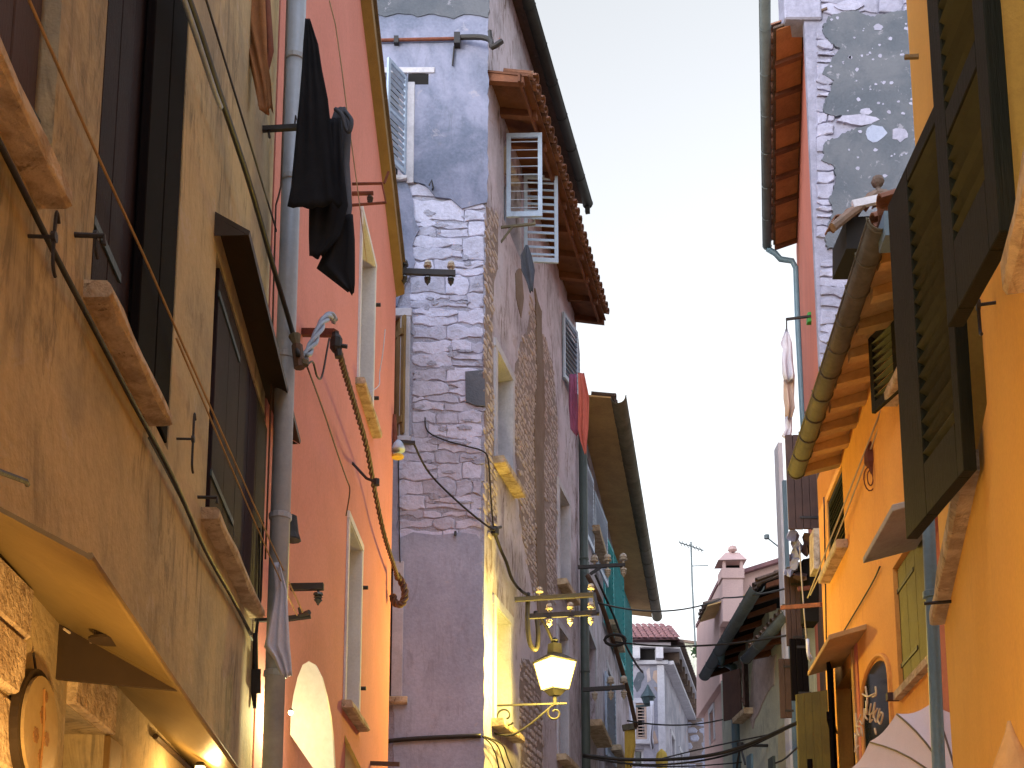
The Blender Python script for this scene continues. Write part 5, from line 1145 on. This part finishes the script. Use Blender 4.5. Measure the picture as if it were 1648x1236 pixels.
# eave
sl = radians(16)
eave(T, W, g0[0], g1[0] + .0, .36, zg + .06, sl, 'ochre_plank', 'ochre_plank', .44, 'terracotta', pitch=.22, rows=2, rh=.10, rw=.11, back=2.0, tail=.02)
gutter('gutter', 'long mossy half-round gutter of the orange house', W, g0[0], g1[0], .43, zg + .04, .085, 'gutter_zinc', .42)
m = MB(W); m.box(g1[0] - .16, g1[0] + .05, .2, .42, zg - .12, zg + .06); m.build('gutter_end', 'pipe_blue', T)
# tiled chimney cap above the eave
t = thing('tiled_chimney', 'old tiled chimney cap with a round finial above the orange house', 'chimney', None, tuple(at(1400, 400, 10.5)))
zc_ = at(1400, 400, 10.5)
m = MB(); m.hexa([at(1362, 400, 10.4), at(1440, 400, 10.4), at(1440, 345, 10.4), at(1362, 350, 10.4)], [at(1362, 400, 10.4) + Vector((0, .5, 0)), at(1440, 400, 10.4) + Vector((0, .5, 0)), at(1440, 345, 10.4) + Vector((0, .5, 0)), at(1362, 350, 10.4) + Vector((0, .5, 0))]); m.build('flue', 'dim_room', t)
tm = tile_mesh('terracotta', .30, .055, .045)
for i, (x, y, rz) in enumerate(((1350, 352, -.5), (1368, 342, -.45), (1387, 328, -.4), (1403, 316, -.35), (1424, 312, .35), (1440, 318, .4), (1456, 324, .45))):
    P = at(x, y, 10.3); o = copy_into(tm, t, tuple(P), (radians(8), rz * .5, 0), 'roof_tile')
m = MB(); m.tube([at(1340, 366, 10.3), at(1370, 342, 10.3), at(1410, 312, 10.3)], .045, 8); m.tube([at(1410, 312, 10.3), at(1440, 318, 10.3), at(1462, 326, 10.3)], .05, 8); m.build('ridge', 'old_tile', t)
m = MB(); m.lathe([(.03, -.04), (.02, 0), (.05, .03), (.06, .06), (.045, .1), (.01, .115)], at(1413, 302, 10.3), 10); m.build('finial', 'old_tile', t)
m = MB(); m.bar(at(1372, 330, 10.28), at(1428, 318, 10.28), .05, .07); m.build('mortar_fillet', 'white_stone', t)
# blue drainpipe at the corner of the ochre house
downpipe('drainpipe', 'blue grey drainpipe at the corner between the two orange houses', [at(1489, 700, 6.35), at(1496, 885, 6.3), at(1511, 1236, 6.3), at(1520, 1480, 6.3)], .034, 'pipe_blue', [at(1498, 957, 6.3), at(1492, 800, 6.3)])
m = MB(W); a = W.sz(1508, 1100)[0]; m.box(a, a + .4, -.02, .03, 0, zg - .4); m.build('pilaster', 'red_plaster', T)
# fan shaped awning
hub = at(1548, 1285, 7.2); rim = [tuple(at(1352, 1300, 9.3)), tuple(at(1370, 1238, 9.1)), tuple(at(1400, 1195, 8.8)), tuple(at(1443, 1150, 8.4)), tuple(at(1500, 1133, 8.1)), tuple(at(1556, 1150, 7.9))]
PA = thing('fan_awning', 'pale pink fan shaped awning ribbed like a parasol, low beside the blue drainpipe', 'awning', None, tuple(hub))
for i in range(len(rim) - 1):
    a, b = Vector(rim[i]), Vector(rim[i + 1]); n = 6; vs = []; fs = []
    for j in range(n + 1):
        for k in range(n + 1):
            u, v = j / n, k / n; P = hub.lerp(a.lerp(b, v), u); P.z -= .03 * sin(pi * v) * u; P.z += .06 * sin(pi * u); vs.append(tuple(P))
    for j in range(n):
        for k in range(n): q = j * (n + 1) + k; fs.append((q, q + 1, q + n + 2, q + n + 1))
    N = len(vs); vs += [(x, y, z + .008) for x, y, z in vs]; fs += [tuple(N + x for x in reversed(f)) for f in fs[:n * n]]
    MB().add(vs, fs).build('awning_panel', 'parasol_cloth', PA, smooth=True)
    mm = MB(); mm.tube([tuple(hub.lerp(a, t_ / 6) + Vector((0, -.008, .06 * sin(pi * t_ / 6)))) for t_ in range(7)], .007, 5); mm.build('rib', 'cable_brown', PA)
# clothes lines on the orange wall
wo = lambda px, py, d=.1: WO.w(*WO.sdz(px, py, d))
wire('clothesline', 'pale rope running down from the open green shutter, left strand', [at(1422, 650, 9.9), at(1375, 770, 10.8), at(1330, 885, 12.2), at(1300, 962, 13.6)], .008, 'pale_rope', 'rope', 2)
wire('clothesline', 'pale rope running down from the open green shutter, right strand', [at(1431, 645, 9.8), at(1385, 765, 10.7), at(1340, 880, 12.0), at(1304, 958, 13.4)], .008, 'pale_rope', 'rope', 2)
t = thing('peg_bag', 'dark brown peg bag hanging from the rope on the orange house', 'bag', None, tuple(at(1400, 790, 10.4)))
m = MB(); m.lathe([(.015, .14), (.03, .10), (.06, .02), (.065, -.06), (.03, -.1), (.012, -.16)], at(1402, 735, 10.4), 8); m.build('bag', 'rust', t)
m = MB(); c = at(1400, 770, 10.4); m.tube([c + Vector((.05 * cos(a / 14 * 2 * pi), .01, .11 * sin(a / 14 * 2 * pi))) for a in range(15)], .006, 5); m.build('strap', 'rust', t); m = MB(); m.tube([c + Vector((.025 * cos(a / 14 * 2 * pi), -.01, .07 * sin(a / 14 * 2 * pi))) for a in range(15)], .006, 5); m.build('strap', 'rust', t)
wire('wall_cable', 'thin dark cable slanting between the two stone hoods of the orange house', [wo(1416, 912, .02), wo(1400, 945, .02), wo(1352, 1026, .02)], .008, 'cable', 'cable', 3)
wire('wall_cable', 'thin dark cable down the far edge of the orange house', [wo(1326, 800, .02), wo(1328, 900, .02), wo(1330, 1040, .02)], .008, 'cable', 'cable', 3)

# ================================================================ tall house behind, right
TT = T = thing('tall_house', 'tall house with dark grey peeling gable and tiled eave, upper right', 'house', WG); W = WG
zt_ = W.sz(1400, -70)[1]
wall(W, T, 0.0, 1.75, zt_, [], 'dimmed_stone', D=.08)
patch(T, W, [(1332, 30), (1362, 22), (1372, 18), (1400, 30), (1440, 22), (1500, 16), (1540, 20), (1540, 460), (1420, 415), (1380, 400), (1330, 402), (1327, 380), (1338, 345), (1334, 320), (1346, 292), (1340, 268), (1322, 262), (1326, 232), (1370, 212), (1400, 205), (1372, 192), (1336, 188), (1322, 180), (1330, 160), (1340, 132), (1322, 120), (1336, 98), (1350, 82), (1330, 66), (1322, 52)], 'dark_plaster', -.01, .04, .028, .017, 12, label='dark grey peeling plaster of the gable')
rr = random.Random(21); rows = []; y = -60.0
while y < 620:
    h = rr.choice((18, 22, 26, 30)); rows.append((y, y + h)); y += h + 1
stones(T, W, [r for r in rows if r[1] < 30], lambda y: 1310, lambda y: 1500, 'dimmed_stone', -.01, .03, 26, 60, 3, rr)
stones(T, W, [r for r in rows if r[0] > 26 and r[1] < 395], lambda y: 1313, lambda y: 1342, 'dimmed_stone', -.01, .03, 16, 32, 3, rr)
stones(T, W, [r for r in rows if r[0] > 392], lambda y: 1319, lambda y: 1420, 'dimmed_stone', -.01, .03, 26, 60, 3, rr)
for x, y, w, h in ((1446, 220, 15, 12), (1380, 196, 34, 9), (1366, 12, 24, 9), (1408, 218, 18, 16), (1392, 183, 10, 6), (1474, 68, 7, 5), (1412, 48, 8, 6)):
    n = 13; pts = [(x + w * cos(2 * pi * i / n) * rr.uniform(.7, 1.1), y + h * sin(2 * pi * i / n) * rr.uniform(.7, 1.1)) for i in range(n)]
    MB(W).prism([W.sz(*p) for p in pts], .0, .045).build('bare_spot', 'dimmed_stone' if x != 1408 else 'lightened_smooth_plaster', T)
m = MB(W); rq = random.Random(33)
for i in range(80):
    x, y = rq.uniform(1336, 1500), rq.triangular(26, 400, 60); w = rq.uniform(1.0, 4.2); n = 7
    m.prism([W.sz(x + w * cos(2 * pi * k / n) * rq.uniform(.5, 1.2), y + .8 * w * sin(2 * pi * k / n) * rq.uniform(.5, 1.2)) for k in range(n)], .0, .043)
m.build('plaster_chips', 'dimmed_stone', T, kind='stuff')
m = MB(W); a = rect(W, 1262, 1318, 4, 34); m.box(a[0], a[1] + .02, -.3, .05, a[2], a[3] + .3); m.build('eave_block', 'dimmed_stone', T, bevel=.02)
# its street side, seen edge on, with the eave
W = WT
TS = thing('side', 'x', 'x', WT)
ze = zcol(14.5, 40); Yf = 14.5 * tan(PITCH + atan(-(40 - CY) / F)) / tan(PITCH + atan(-(392 - CY) / F)); sN, sFr = -.01, -(Yf - 14.5) / cos(atan2(WT.r.x, -WT.r.y))
wall(W, TS, sFr - .6, -.10, ze + .25, [], 'red_plaster', D=.3)
rf = eave(TS, W, sFr, sN, .40, ze + .02, radians(14), 'old_tile', None, tile_mat='terracotta', pitch=.24, rows=1, back=.3)
nT = 8
for i in range(nT):
    a, b = sFr + (sN - sFr) * i / nT, sFr + (sN - sFr) * (i + 1) / nT; k = tan(radians(14)); f = lambda d: ze + .02 + (.4 - d) * k
    m = MB(W); m.hexa([(a + .05, .36, f(.36) - .035), (b - .03, .36, f(.36) - .02), (b - .03, .02, f(.02) - .02), (a + .05, .02, f(.02) - .035)], [(a + .05, .36, f(.36) - .002), (b - .03, .36, f(.36) - .002), (b - .03, .02, f(.02) - .002), (a + .05, .02, f(.02) - .002)]); m.build('soffit_tile', 'terracotta_clean', rf)
    m = MB(W); m.hexa([(a - .03, .38, f(.38) - .09), (a + .045, .38, f(.38) - .09), (a + .045, -.02, f(-.02) - .09), (a - .03, -.02, f(-.02) - .09)], [(a - .03, .38, f(.38) - .002), (a + .045, .38, f(.38) - .002), (a + .045, -.02, f(-.02) - .002), (a - .03, -.02, f(-.02) - .002)]); m.build('rafter', 'timber', rf)
gutter('gutter', 'grey gutter edging the tiled eave of the tall house against the sky', W, sFr - .05, sN + .9, .50, ze + .04, .07, 'gutter_grey', .8)
merge(TS, TT)
Pg = W.w(sFr, .5, ze - .03); yy = Pg.y
downpipe('drainpipe', 'blue grey swan-neck drainpipe from the gutter end of the tall house', [Pg, at(1248, 408, yy), at(1256, 417, yy), at(1275, 420, yy), at(1281, 432, yy), at(1284, 520, yy), at(1291, 655, yy), at(1295, 720, yy)], .048, 'pipe_blue')
t = thing('line_bracket', 'thin iron arm with a green box holding the white cloths against the sky', 'bracket', None, tuple(at(1312, 512, 16)))
m = MB(); m.bar(at(1265, 514, 16), at(1313, 508, 16), .03, .03); m.tube([at(1266, 514, 16), at(1266, 535, 16)], .01, 5); m.build('arm', 'iron', t); m = MB(); m.hexa([at(1300, 502, 16), at(1311, 500, 16), at(1311, 517, 16), at(1300, 518, 16)], [p + Vector((0, .1, 0)) for p in (at(1300, 502, 16), at(1311, 500, 16), at(1311, 517, 16), at(1300, 518, 16))]); m.build('box', 'green_plastic', t, bevel=.01)
cloth('cloth', 'ragged white cloth hanging against the sky on the right', 'cloth', 'white_cloth', [(528, 1265, 1267), (552, 1256, 1275), (562, 1260, 1276), (580, 1258, 1278), (602, 1259, 1281), (612, 1262, 1279)], 16, 2, .06)
cloth('cloth', 'crumpled beige cloth hanging under the ragged white cloth', 'cloth', 'beige_cloth', [(608, 1261, 1279), (640, 1262, 1279), (655, 1264, 1280), (672, 1264, 1275)], 16.1, 2, .06)
cloth('cloth', 'narrow grey blue cloth end hanging over the long gutter', 'cloth', 'white_cloth', [(668, 1263, 1274), (690, 1264, 1276), (702, 1258, 1274), (708, 1266, 1276)], 16.2, 2, .05)

# ================================================================ umber house with brown shutters, beyond the orange one
T = thing('umber_house', 'shadowed narrow house with open brown plank shutters beyond the orange house', 'house', WT, (0, 0, 0)); W = WT
m = MB(W); zz = zcol(15.2, 700)
m.box(-3.6, -.02, -1.2, .002, 0, zz); m.build('wall', 'umber_wood', T)
def upleaf(x0, x1, y0, y1, Y, mat, n, lab):
    a, b = at(x0, y1, Y), at(x1, y1, Y); zt0, zb0 = zcol(Y, y0), zcol(Y, y1)
    s, d, _ = W.loc(b); w = (Vector((a.x, a.y)) - Vector((b.x, b.y))).length; fs, fd, _ = W.loc(a)
    return planks(T, (s, d, zb0), w, zt0 - zb0, atan2(fd - d, fs - s), mat, n, strap='iron', label=lab)
upleaf(1269, 1317, 700, 852, 14.9, 'umber_wood', 4, 'broad brown plank leaf below the gutter end')
upleaf(1266, 1292, 925, 1040, 15.6, 'umber_wood', 3, 'faded brown leaf, middle of the three')
upleaf(1274, 1303, 1028, 1128, 15.2, 'black_wood', 3, 'nearly black lower leaf')
upleaf(1256, 1275, 1060, 1156, 17.0, 'umber_wood', 2, 'olive brown leaf against the pale wall')
m = MB(); m.hexa([at(1292, 900, 15.4), at(1318, 895, 15.4), at(1318, 1000, 15.4), at(1294, 1000, 15.4)], [p + Vector((0, .3, 0)) for p in (at(1292, 900, 15.4), at(1318, 895, 15.4), at(1318, 1000, 15.4), at(1294, 1000, 15.4))]); o = m.build('opening', 'dim_room', None); o.parent = T; o.matrix_parent_inverse = Matrix.LocRotScale(T.location, T.rotation_euler, None).inverted()  # solid dark block paints the shade inside an opening
t = thing('stone_corbel', 'pale broken stone ledge jutting out below the brown leaf', 'ledge', None, tuple(at(1280, 930, 16)))
rr = random.Random(8)
for x, y, w, h in ((1278, 862, 15, 9), (1281, 878, 12, 9), (1279, 893, 14, 8), (1278, 908, 10, 8), (1300, 868, 13, 10), (1297, 886, 11, 8), (1310, 880, 10, 12), (1270, 920, 9, 8), (1288, 928, 14, 5)):
    n = 9; pts = [(x + w * cos(2 * pi * i / n) * rr.uniform(.45, 1.15), y + 1.35 * h * sin(2 * pi * i / n) * rr.uniform(.7, 1.2)) for i in range(n)]; m = MB(); f = [at(*p, 15.3 + rr.uniform(-.05, .05)) for p in pts]; b = [at(*p, 15.7) for p in pts]
    m.add([tuple(p) for p in f + b], [tuple(range(n)), tuple(range(2 * n - 1, n - 1, -1))] + [(i, (i + 1) % n, n + (i + 1) % n, n + i) for i in range(n)]); m.build('stone', 'dimmed_stone' if x < 1282 else 'umber_wood', t)
m = MB(); m.hexa([at(1309, 850, 14.6), at(1319, 850, 14.6), at(1319, 915, 14.6), at(1310, 915, 14.6)], [p + Vector((.02, .3, 0)) for p in (at(1309, 850, 14.6), at(1319, 850, 14.6), at(1319, 915, 14.6), at(1310, 915, 14.6))])
m.build('window_board', 'sill_stone', None, label='upright pale board at the far edge of the orange house', cat='board')
m = MB(); m.bar(at(1258, 978, 15.3), at(1322, 973, 14.6), .04, .05); m.bar(at(1284, 948, 15.2), at(1304, 946, 15.2), .04, .05); m.build('line_bracket', 'rust', None, label='brown iron cross bar below the broken ledge', cat='bracket')
wire('cord', 'thin pale cord hanging past the brown shutters', [at(1287, 880, 15.1), at(1290, 930, 15.1), at(1294, 985, 15.1), at(1298, 1030, 15.1)], .009, 'pale_rope', 'cord', 3)
cloth('rag', 'thin white rag hanging beside the nearly black leaf', 'rag', 'white_cloth', [(1028, 1297, 1303), (1050, 1298, 1304), (1062, 1300, 1308)], 14.8, 1, .03, 6)
# pale sliver of wall behind
P = at(1261, 1000, 19.2); WZ = Wall('F', (P.x, P.y)); T = thing('pale_house', 'thin sliver of pale bluish wall rising behind the brown shutters', 'house', WZ)
m = MB(WZ); m.box(.02, .09, -.3, 0, 0, zcol(19.2, 712)); m.build('wall', 'white_cloth', T); m = MB(WZ); m.box(.06, .12, .0, .06, 0, zcol(19.2, 775)); m.build('corner_pipe', 'pipe_blue', T)

# ================================================================ cream lit house
T = thing('cream_house', 'low greenish cream house with small gutter, lamp light painted on its wall, behind the olive leaf', 'house', WY); W = WY
g0, g1 = W.sz(1203, 1056, .4), W.sz(1270, 993, .4); zg = (g0[1] + g1[1]) / 2; sF = W.sz(1192, 1200)[0]
hw = (W.sz(1195, 1110)[0], W.sz(1206, 1110)[0], W.sz(1195, 1155)[1], W.sz(1206, 1062)[1])
wall(W, T, sF, 1.0, zg + .1, [hw], 'green_plaster', D=5)
pane(T, W, hw, -.2, 'beige_cloth', 'umber_wood', .08)
planks(T, (hw[0] - .01, .03, hw[2]), .5, hw[3] - hw[2], radians(150), 'umber_wood', 2, strap=None); planks(T, (hw[1] + .01, .03, hw[2]), .45, hw[3] - hw[2], radians(25), 'umber_wood', 2, strap=None)
sill(T, W, hw[0] - .1, hw[1] + .3, hw[2] - .12, .12, .2)
patch(T, W, [(1214, 1062), (1250, 1052), (1246, 1100), (1228, 1130), (1212, 1170), (1206, 1150)], 'rubble', -.01, .02, .2, .05, 14)
patch(T, W, [(1254, 1170), (1300, 1140), (1310, 1290), (1256, 1290)], 'lamplit_plaster', -.01, .02, .3, .03, 15)  # cream patch paints the lamp-lit part of the wall
eave(T, W, g0[0], g1[0] + .8, .36, zg + .04, radians(16), 'timber', 'timber', .7, 'old_tile', pitch=.25, rows=3, back=2)
gutter('gutter', 'short green grey gutter of the low cream house', W, g0[0], g1[0] + .1, .43, zg, .10, 'gutter_grey', .8)
t = thing('wall_bracket', 'dark iron wall bracket with small signs low on the cream house', 'bracket', WY, W.sdz(1236, 1200))
m = MB(W); a = W.sdz(1236, 1200); m.tube([a, (a[0], .5, a[2])], .03, 6); m.tube([(a[0], .5, a[2]), (a[0] - .5, .5, a[2] - .55)], .02, 5); m.tube([(a[0], .5, a[2]), (a[0] + .3, .5, a[2] - .4)], .02, 5); m.lathe([(.06, -.05), (.06, .05)], (a[0], .5, a[2]), 8); m.build('arm', 'iron', t)
m = MB(W); b = W.sdz(1208, 1225, .4); m.box(b[0] - .22, b[0] + .1, .38, .42, b[2] - .3, b[2] + .12); m.build('plate', 'pipe_blue', t); m = MB(W); b = W.sdz(1243, 1228, .4); m.box(b[0] - .2, b[0] + .12, .38, .42, b[2] - .3, b[2] + .1); m.build('plate', 'pipe_green', t)

# ================================================================ dark eaved house
T = thing('mossy_house', 'grey green house with deep ragged dark eave and long gutter', 'house', WD); W = WD
g0, g1 = W.sz(1136, 1088, .55), W.sz(1222, 942, .55); zg = (g0[1] + g1[1]) / 2; sF = W.sz(1163, 1200)[0]
hw = (W.sz(1197, 1130)[0], W.sz(1203, 1130)[0], W.sz(1197, 1160)[1], W.sz(1203, 1070)[1])
wall(W, T, sF, 2.5, zg + .2, [hw], 'green_plaster', D=5)
pane(T, W, hw, -.2, 'dim_room', 'umber_wood', .08)
eave(T, W, g0[0], g1[0], .5, zg + .02, radians(20), 'black_wood', 'timber', .8, 'old_tile', pitch=.26, rows=3, back=3)
gutter('gutter', 'long dark gutter running along the ragged eave of the mossy house', W, g0[0], g1[0], .58, zg, .12, 'gutter_grey', 1.0)
q = W.w(*W.sdz(1181, 1085, .12))
downpipe('drainpipe', 'blue grey drainpipe with an elbow on the mossy house', [W.w(g0[0] + 2.0, .55, zg - .08), W.w(W.loc(q)[0] - .5, .3, q.z + .35), q + Vector((0, 0, .15)), q, Vector((q.x, q.y, 0))], .085, 'pipe_blue', [q, Vector((q.x, q.y, q.z - 1.5))])

# ================================================================ peach house with chimney
T = thing('peach_house', 'pale pink house with a wide eave behind the mossy roof', 'house', WK); W = WK
g0, g1 = W.sz(1126, 1003, .5), W.sz(1157, 940, .5); zg = (g0[1] + g1[1]) / 2; sF = W.sz(1134, 1200)[0]
hw = (W.sz(1143, 1150)[0], W.sz(1149, 1150)[0], W.sz(1143, 1200)[1], W.sz(1149, 1140)[1])
wall(W, T, sF, .6, zg + .2, [hw], 'peach_plaster', D=6)
pane(T, W, hw, -.2, 'dim_room', 'white_paint', .07); surround(T, W, hw, .14, .03, 'white_stone')
eave(T, W, g0[0], 1.0, .5, zg + .02, radians(16), 'ochre_plank', None, tile_mat='old_tile', pitch=.3, rows=1, back=.6)
P = at(1160, 1000, 30.6); WKF = Wall('F', (P.x, P.y)); m = MB(WKF)
pts = [WKF.sz(x, y) for x, y in ((1158, 1100), (1275, 1100), (1275, 902), (1200, 922), (1158, 938))]; m.prism(pts, -4, 0); adopt(m.build('gable_wall', 'peach_plaster', None), T)
m = MB(WKF); a, b = WKF.sz(1156, 938), WKF.sz(1276, 900); m.hexa([(a[0], -4, a[1]), (b[0], -4, b[1]), (b[0], .2, b[1]), (a[0], .2, a[1])], [(a[0], -4, a[1] + .1), (b[0], -4, b[1] + .1), (b[0], .2, b[1] + .1), (a[0], .2, a[1] + .1)]); adopt(m.build('verge', 'purple_tile', None), T)
t = thing('chimney', 'pink plastered chimney with a small pitched cap and openings', 'chimney', None, tuple(at(1179, 990, 29.8)))
Yc = 29.8
def cb(x0, x1, y0, y1, dp, m, o=0): m.hexa([at(x0, y0, Yc + o), at(x1, y0, Yc + o), at(x1, y1, Yc + o), at(x0, y1, Yc + o)], [p + Vector((0, dp, 0)) for p in (at(x0, y0, Yc + o), at(x1, y0, Yc + o), at(x1, y1, Yc + o), at(x0, y1, Yc + o))])
m = MB(); cb(1163, 1196, 930, 1000, .5, m); m.build('shaft', 'peach_plaster', t)
m = MB(); cb(1161, 1198, 914, 930, .56, m, -.03); m.build('collar', 'peach_plaster', t)
m = MB()
for x in (1163, 1191): cb(x, x + 5, 900, 914, .08, m); cb(x, x + 5, 900, 914, .08, m, .42)
m.build('post', 'peach_plaster', t); m = MB(); cb(1169, 1190, 901, 913.5, .05, m, .36); m.build('flue', 'dim_room', t)
m = MB(); b = [at(1156, 901, Yc - .08), at(1202, 900, Yc - .08)]; r = [at(1168, 889, Yc + .2), at(1190, 889, Yc + .2)]; c = [p + Vector((0, .66, 0)) for p in b]
m.add([tuple(p) for p in (b[0], b[1], r[1], r[0], c[0], c[1])], [(0, 1, 2, 3), (4, 3, 2, 5), (0, 3, 4), (1, 5, 2), (0, 4, 5, 1)]); m.build('cap', 'peach_plaster', t)
m = MB(); m.lathe([(.05, 0), (.12, .05), (.1, .14), (.02, .18)], at(1179, 889, Yc + .2), 8); m.build('finial', 'peach_plaster', t)
# antenna
t = thing('antenna', 'thin television antenna mast on the far roof', 'antenna', None, tuple(at(1118, 1035, 45)))
m = MB(); m.tube([at(1112, 872, 45), at(1114, 940, 45), at(1119, 1040, 45)], .035, 6); m.build('mast', 'gutter_grey', t)
m = MB(); m.tube([at(1093, 873, 45), at(1132, 886, 45.3)], .025, 5); m.tube([at(1114, 911, 45), at(1140, 910, 45)], .02, 5)
for i in range(7): P = at(1095 + i * 5.5, 874 + i * 1.8, 45); m.tube([P + Vector((-.1, -.3, 0)), P + Vector((.1, .3, 0))], .014, 4)
m.build('boom', 'gutter_grey', t)
m = MB(); m.tube([at(1234, 865, 30), at(1258, 884, 30)], .02, 5); m.lathe([(.07, -.05), (.07, .05)], at(1234, 864, 30), 6); m.build('floodlight', 'gutter_grey', None, label='tiny lamp on a thin arm against the sky above the pink gable', cat='lamp')
# wires across the street
wire('overhead_wire', 'thin wire sagging across the sky from the lilac eave to the mossy house', sag(at(955, 968, 20), at(1165, 962, 24), .22) + sag(at(1165, 962, 24), at(1290, 940, 17), .05)[1:], .016, 'cable', 'wire', 1)
wire('overhead_wire', 'thin wire crossing in front of the tiled hip roof', sag(at(990, 1033, 21), at(1270, 1022, 18), .12), .016, 'cable', 'wire', 1)
wire('overhead_wire', 'thin wire crossing the street in front of the far lantern', sag(at(1010, 1160, 22), at(1163, 1158, 26), .1), .016, 'cable', 'wire', 1)
wire('overhead_wire', 'thick black cable bundle swinging up across the street to the olive leaf', [at(938, 1215, 20), at(1000, 1222, 20), at(1080, 1222, 20), at(1140, 1216, 19.5), at(1200, 1200, 19), at(1290, 1160, 17.5)], .03, 'cable', 'wire', 5)
wire('overhead_wire', 'second lower cable of the bundle across the street', [at(938, 1218, 20), at(1020, 1230, 20), at(1100, 1228, 20), at(1180, 1212, 19.5), at(1260, 1176, 18.5)], .018, 'cable', 'wire', 5)
wire('overhead_wire', 'thin wire rising above the cable bundle', [at(1060, 1222, 22), at(1130, 1205, 22), at(1200, 1190, 20), at(1250, 1180, 19)], .014, 'cable', 'wire', 4)
wire('overhead_wire', 'lowest thin wire at the foot of the closing building', sag(at(1010, 1232, 24), at(1200, 1226, 24), .05), .014, 'cable', 'wire', 1)
wire('overhead_wire', 'thin wire looping from the cream house to the olive leaf', [at(1248, 1228, 18.5), at(1262, 1222, 18.5), at(1278, 1208, 17), at(1290, 1198, 16)], .014, 'cable', 'wire', 4)
m = MB(); m.lathe([(.12, -.25), (.16, .02), (.12, .2), (.02, .3)], at(1065, 1225, 30), 10); m.build('yellow_lamp', 'yellow_cloth', None, label='small yellow globe in front of the closing building', cat='lamp')
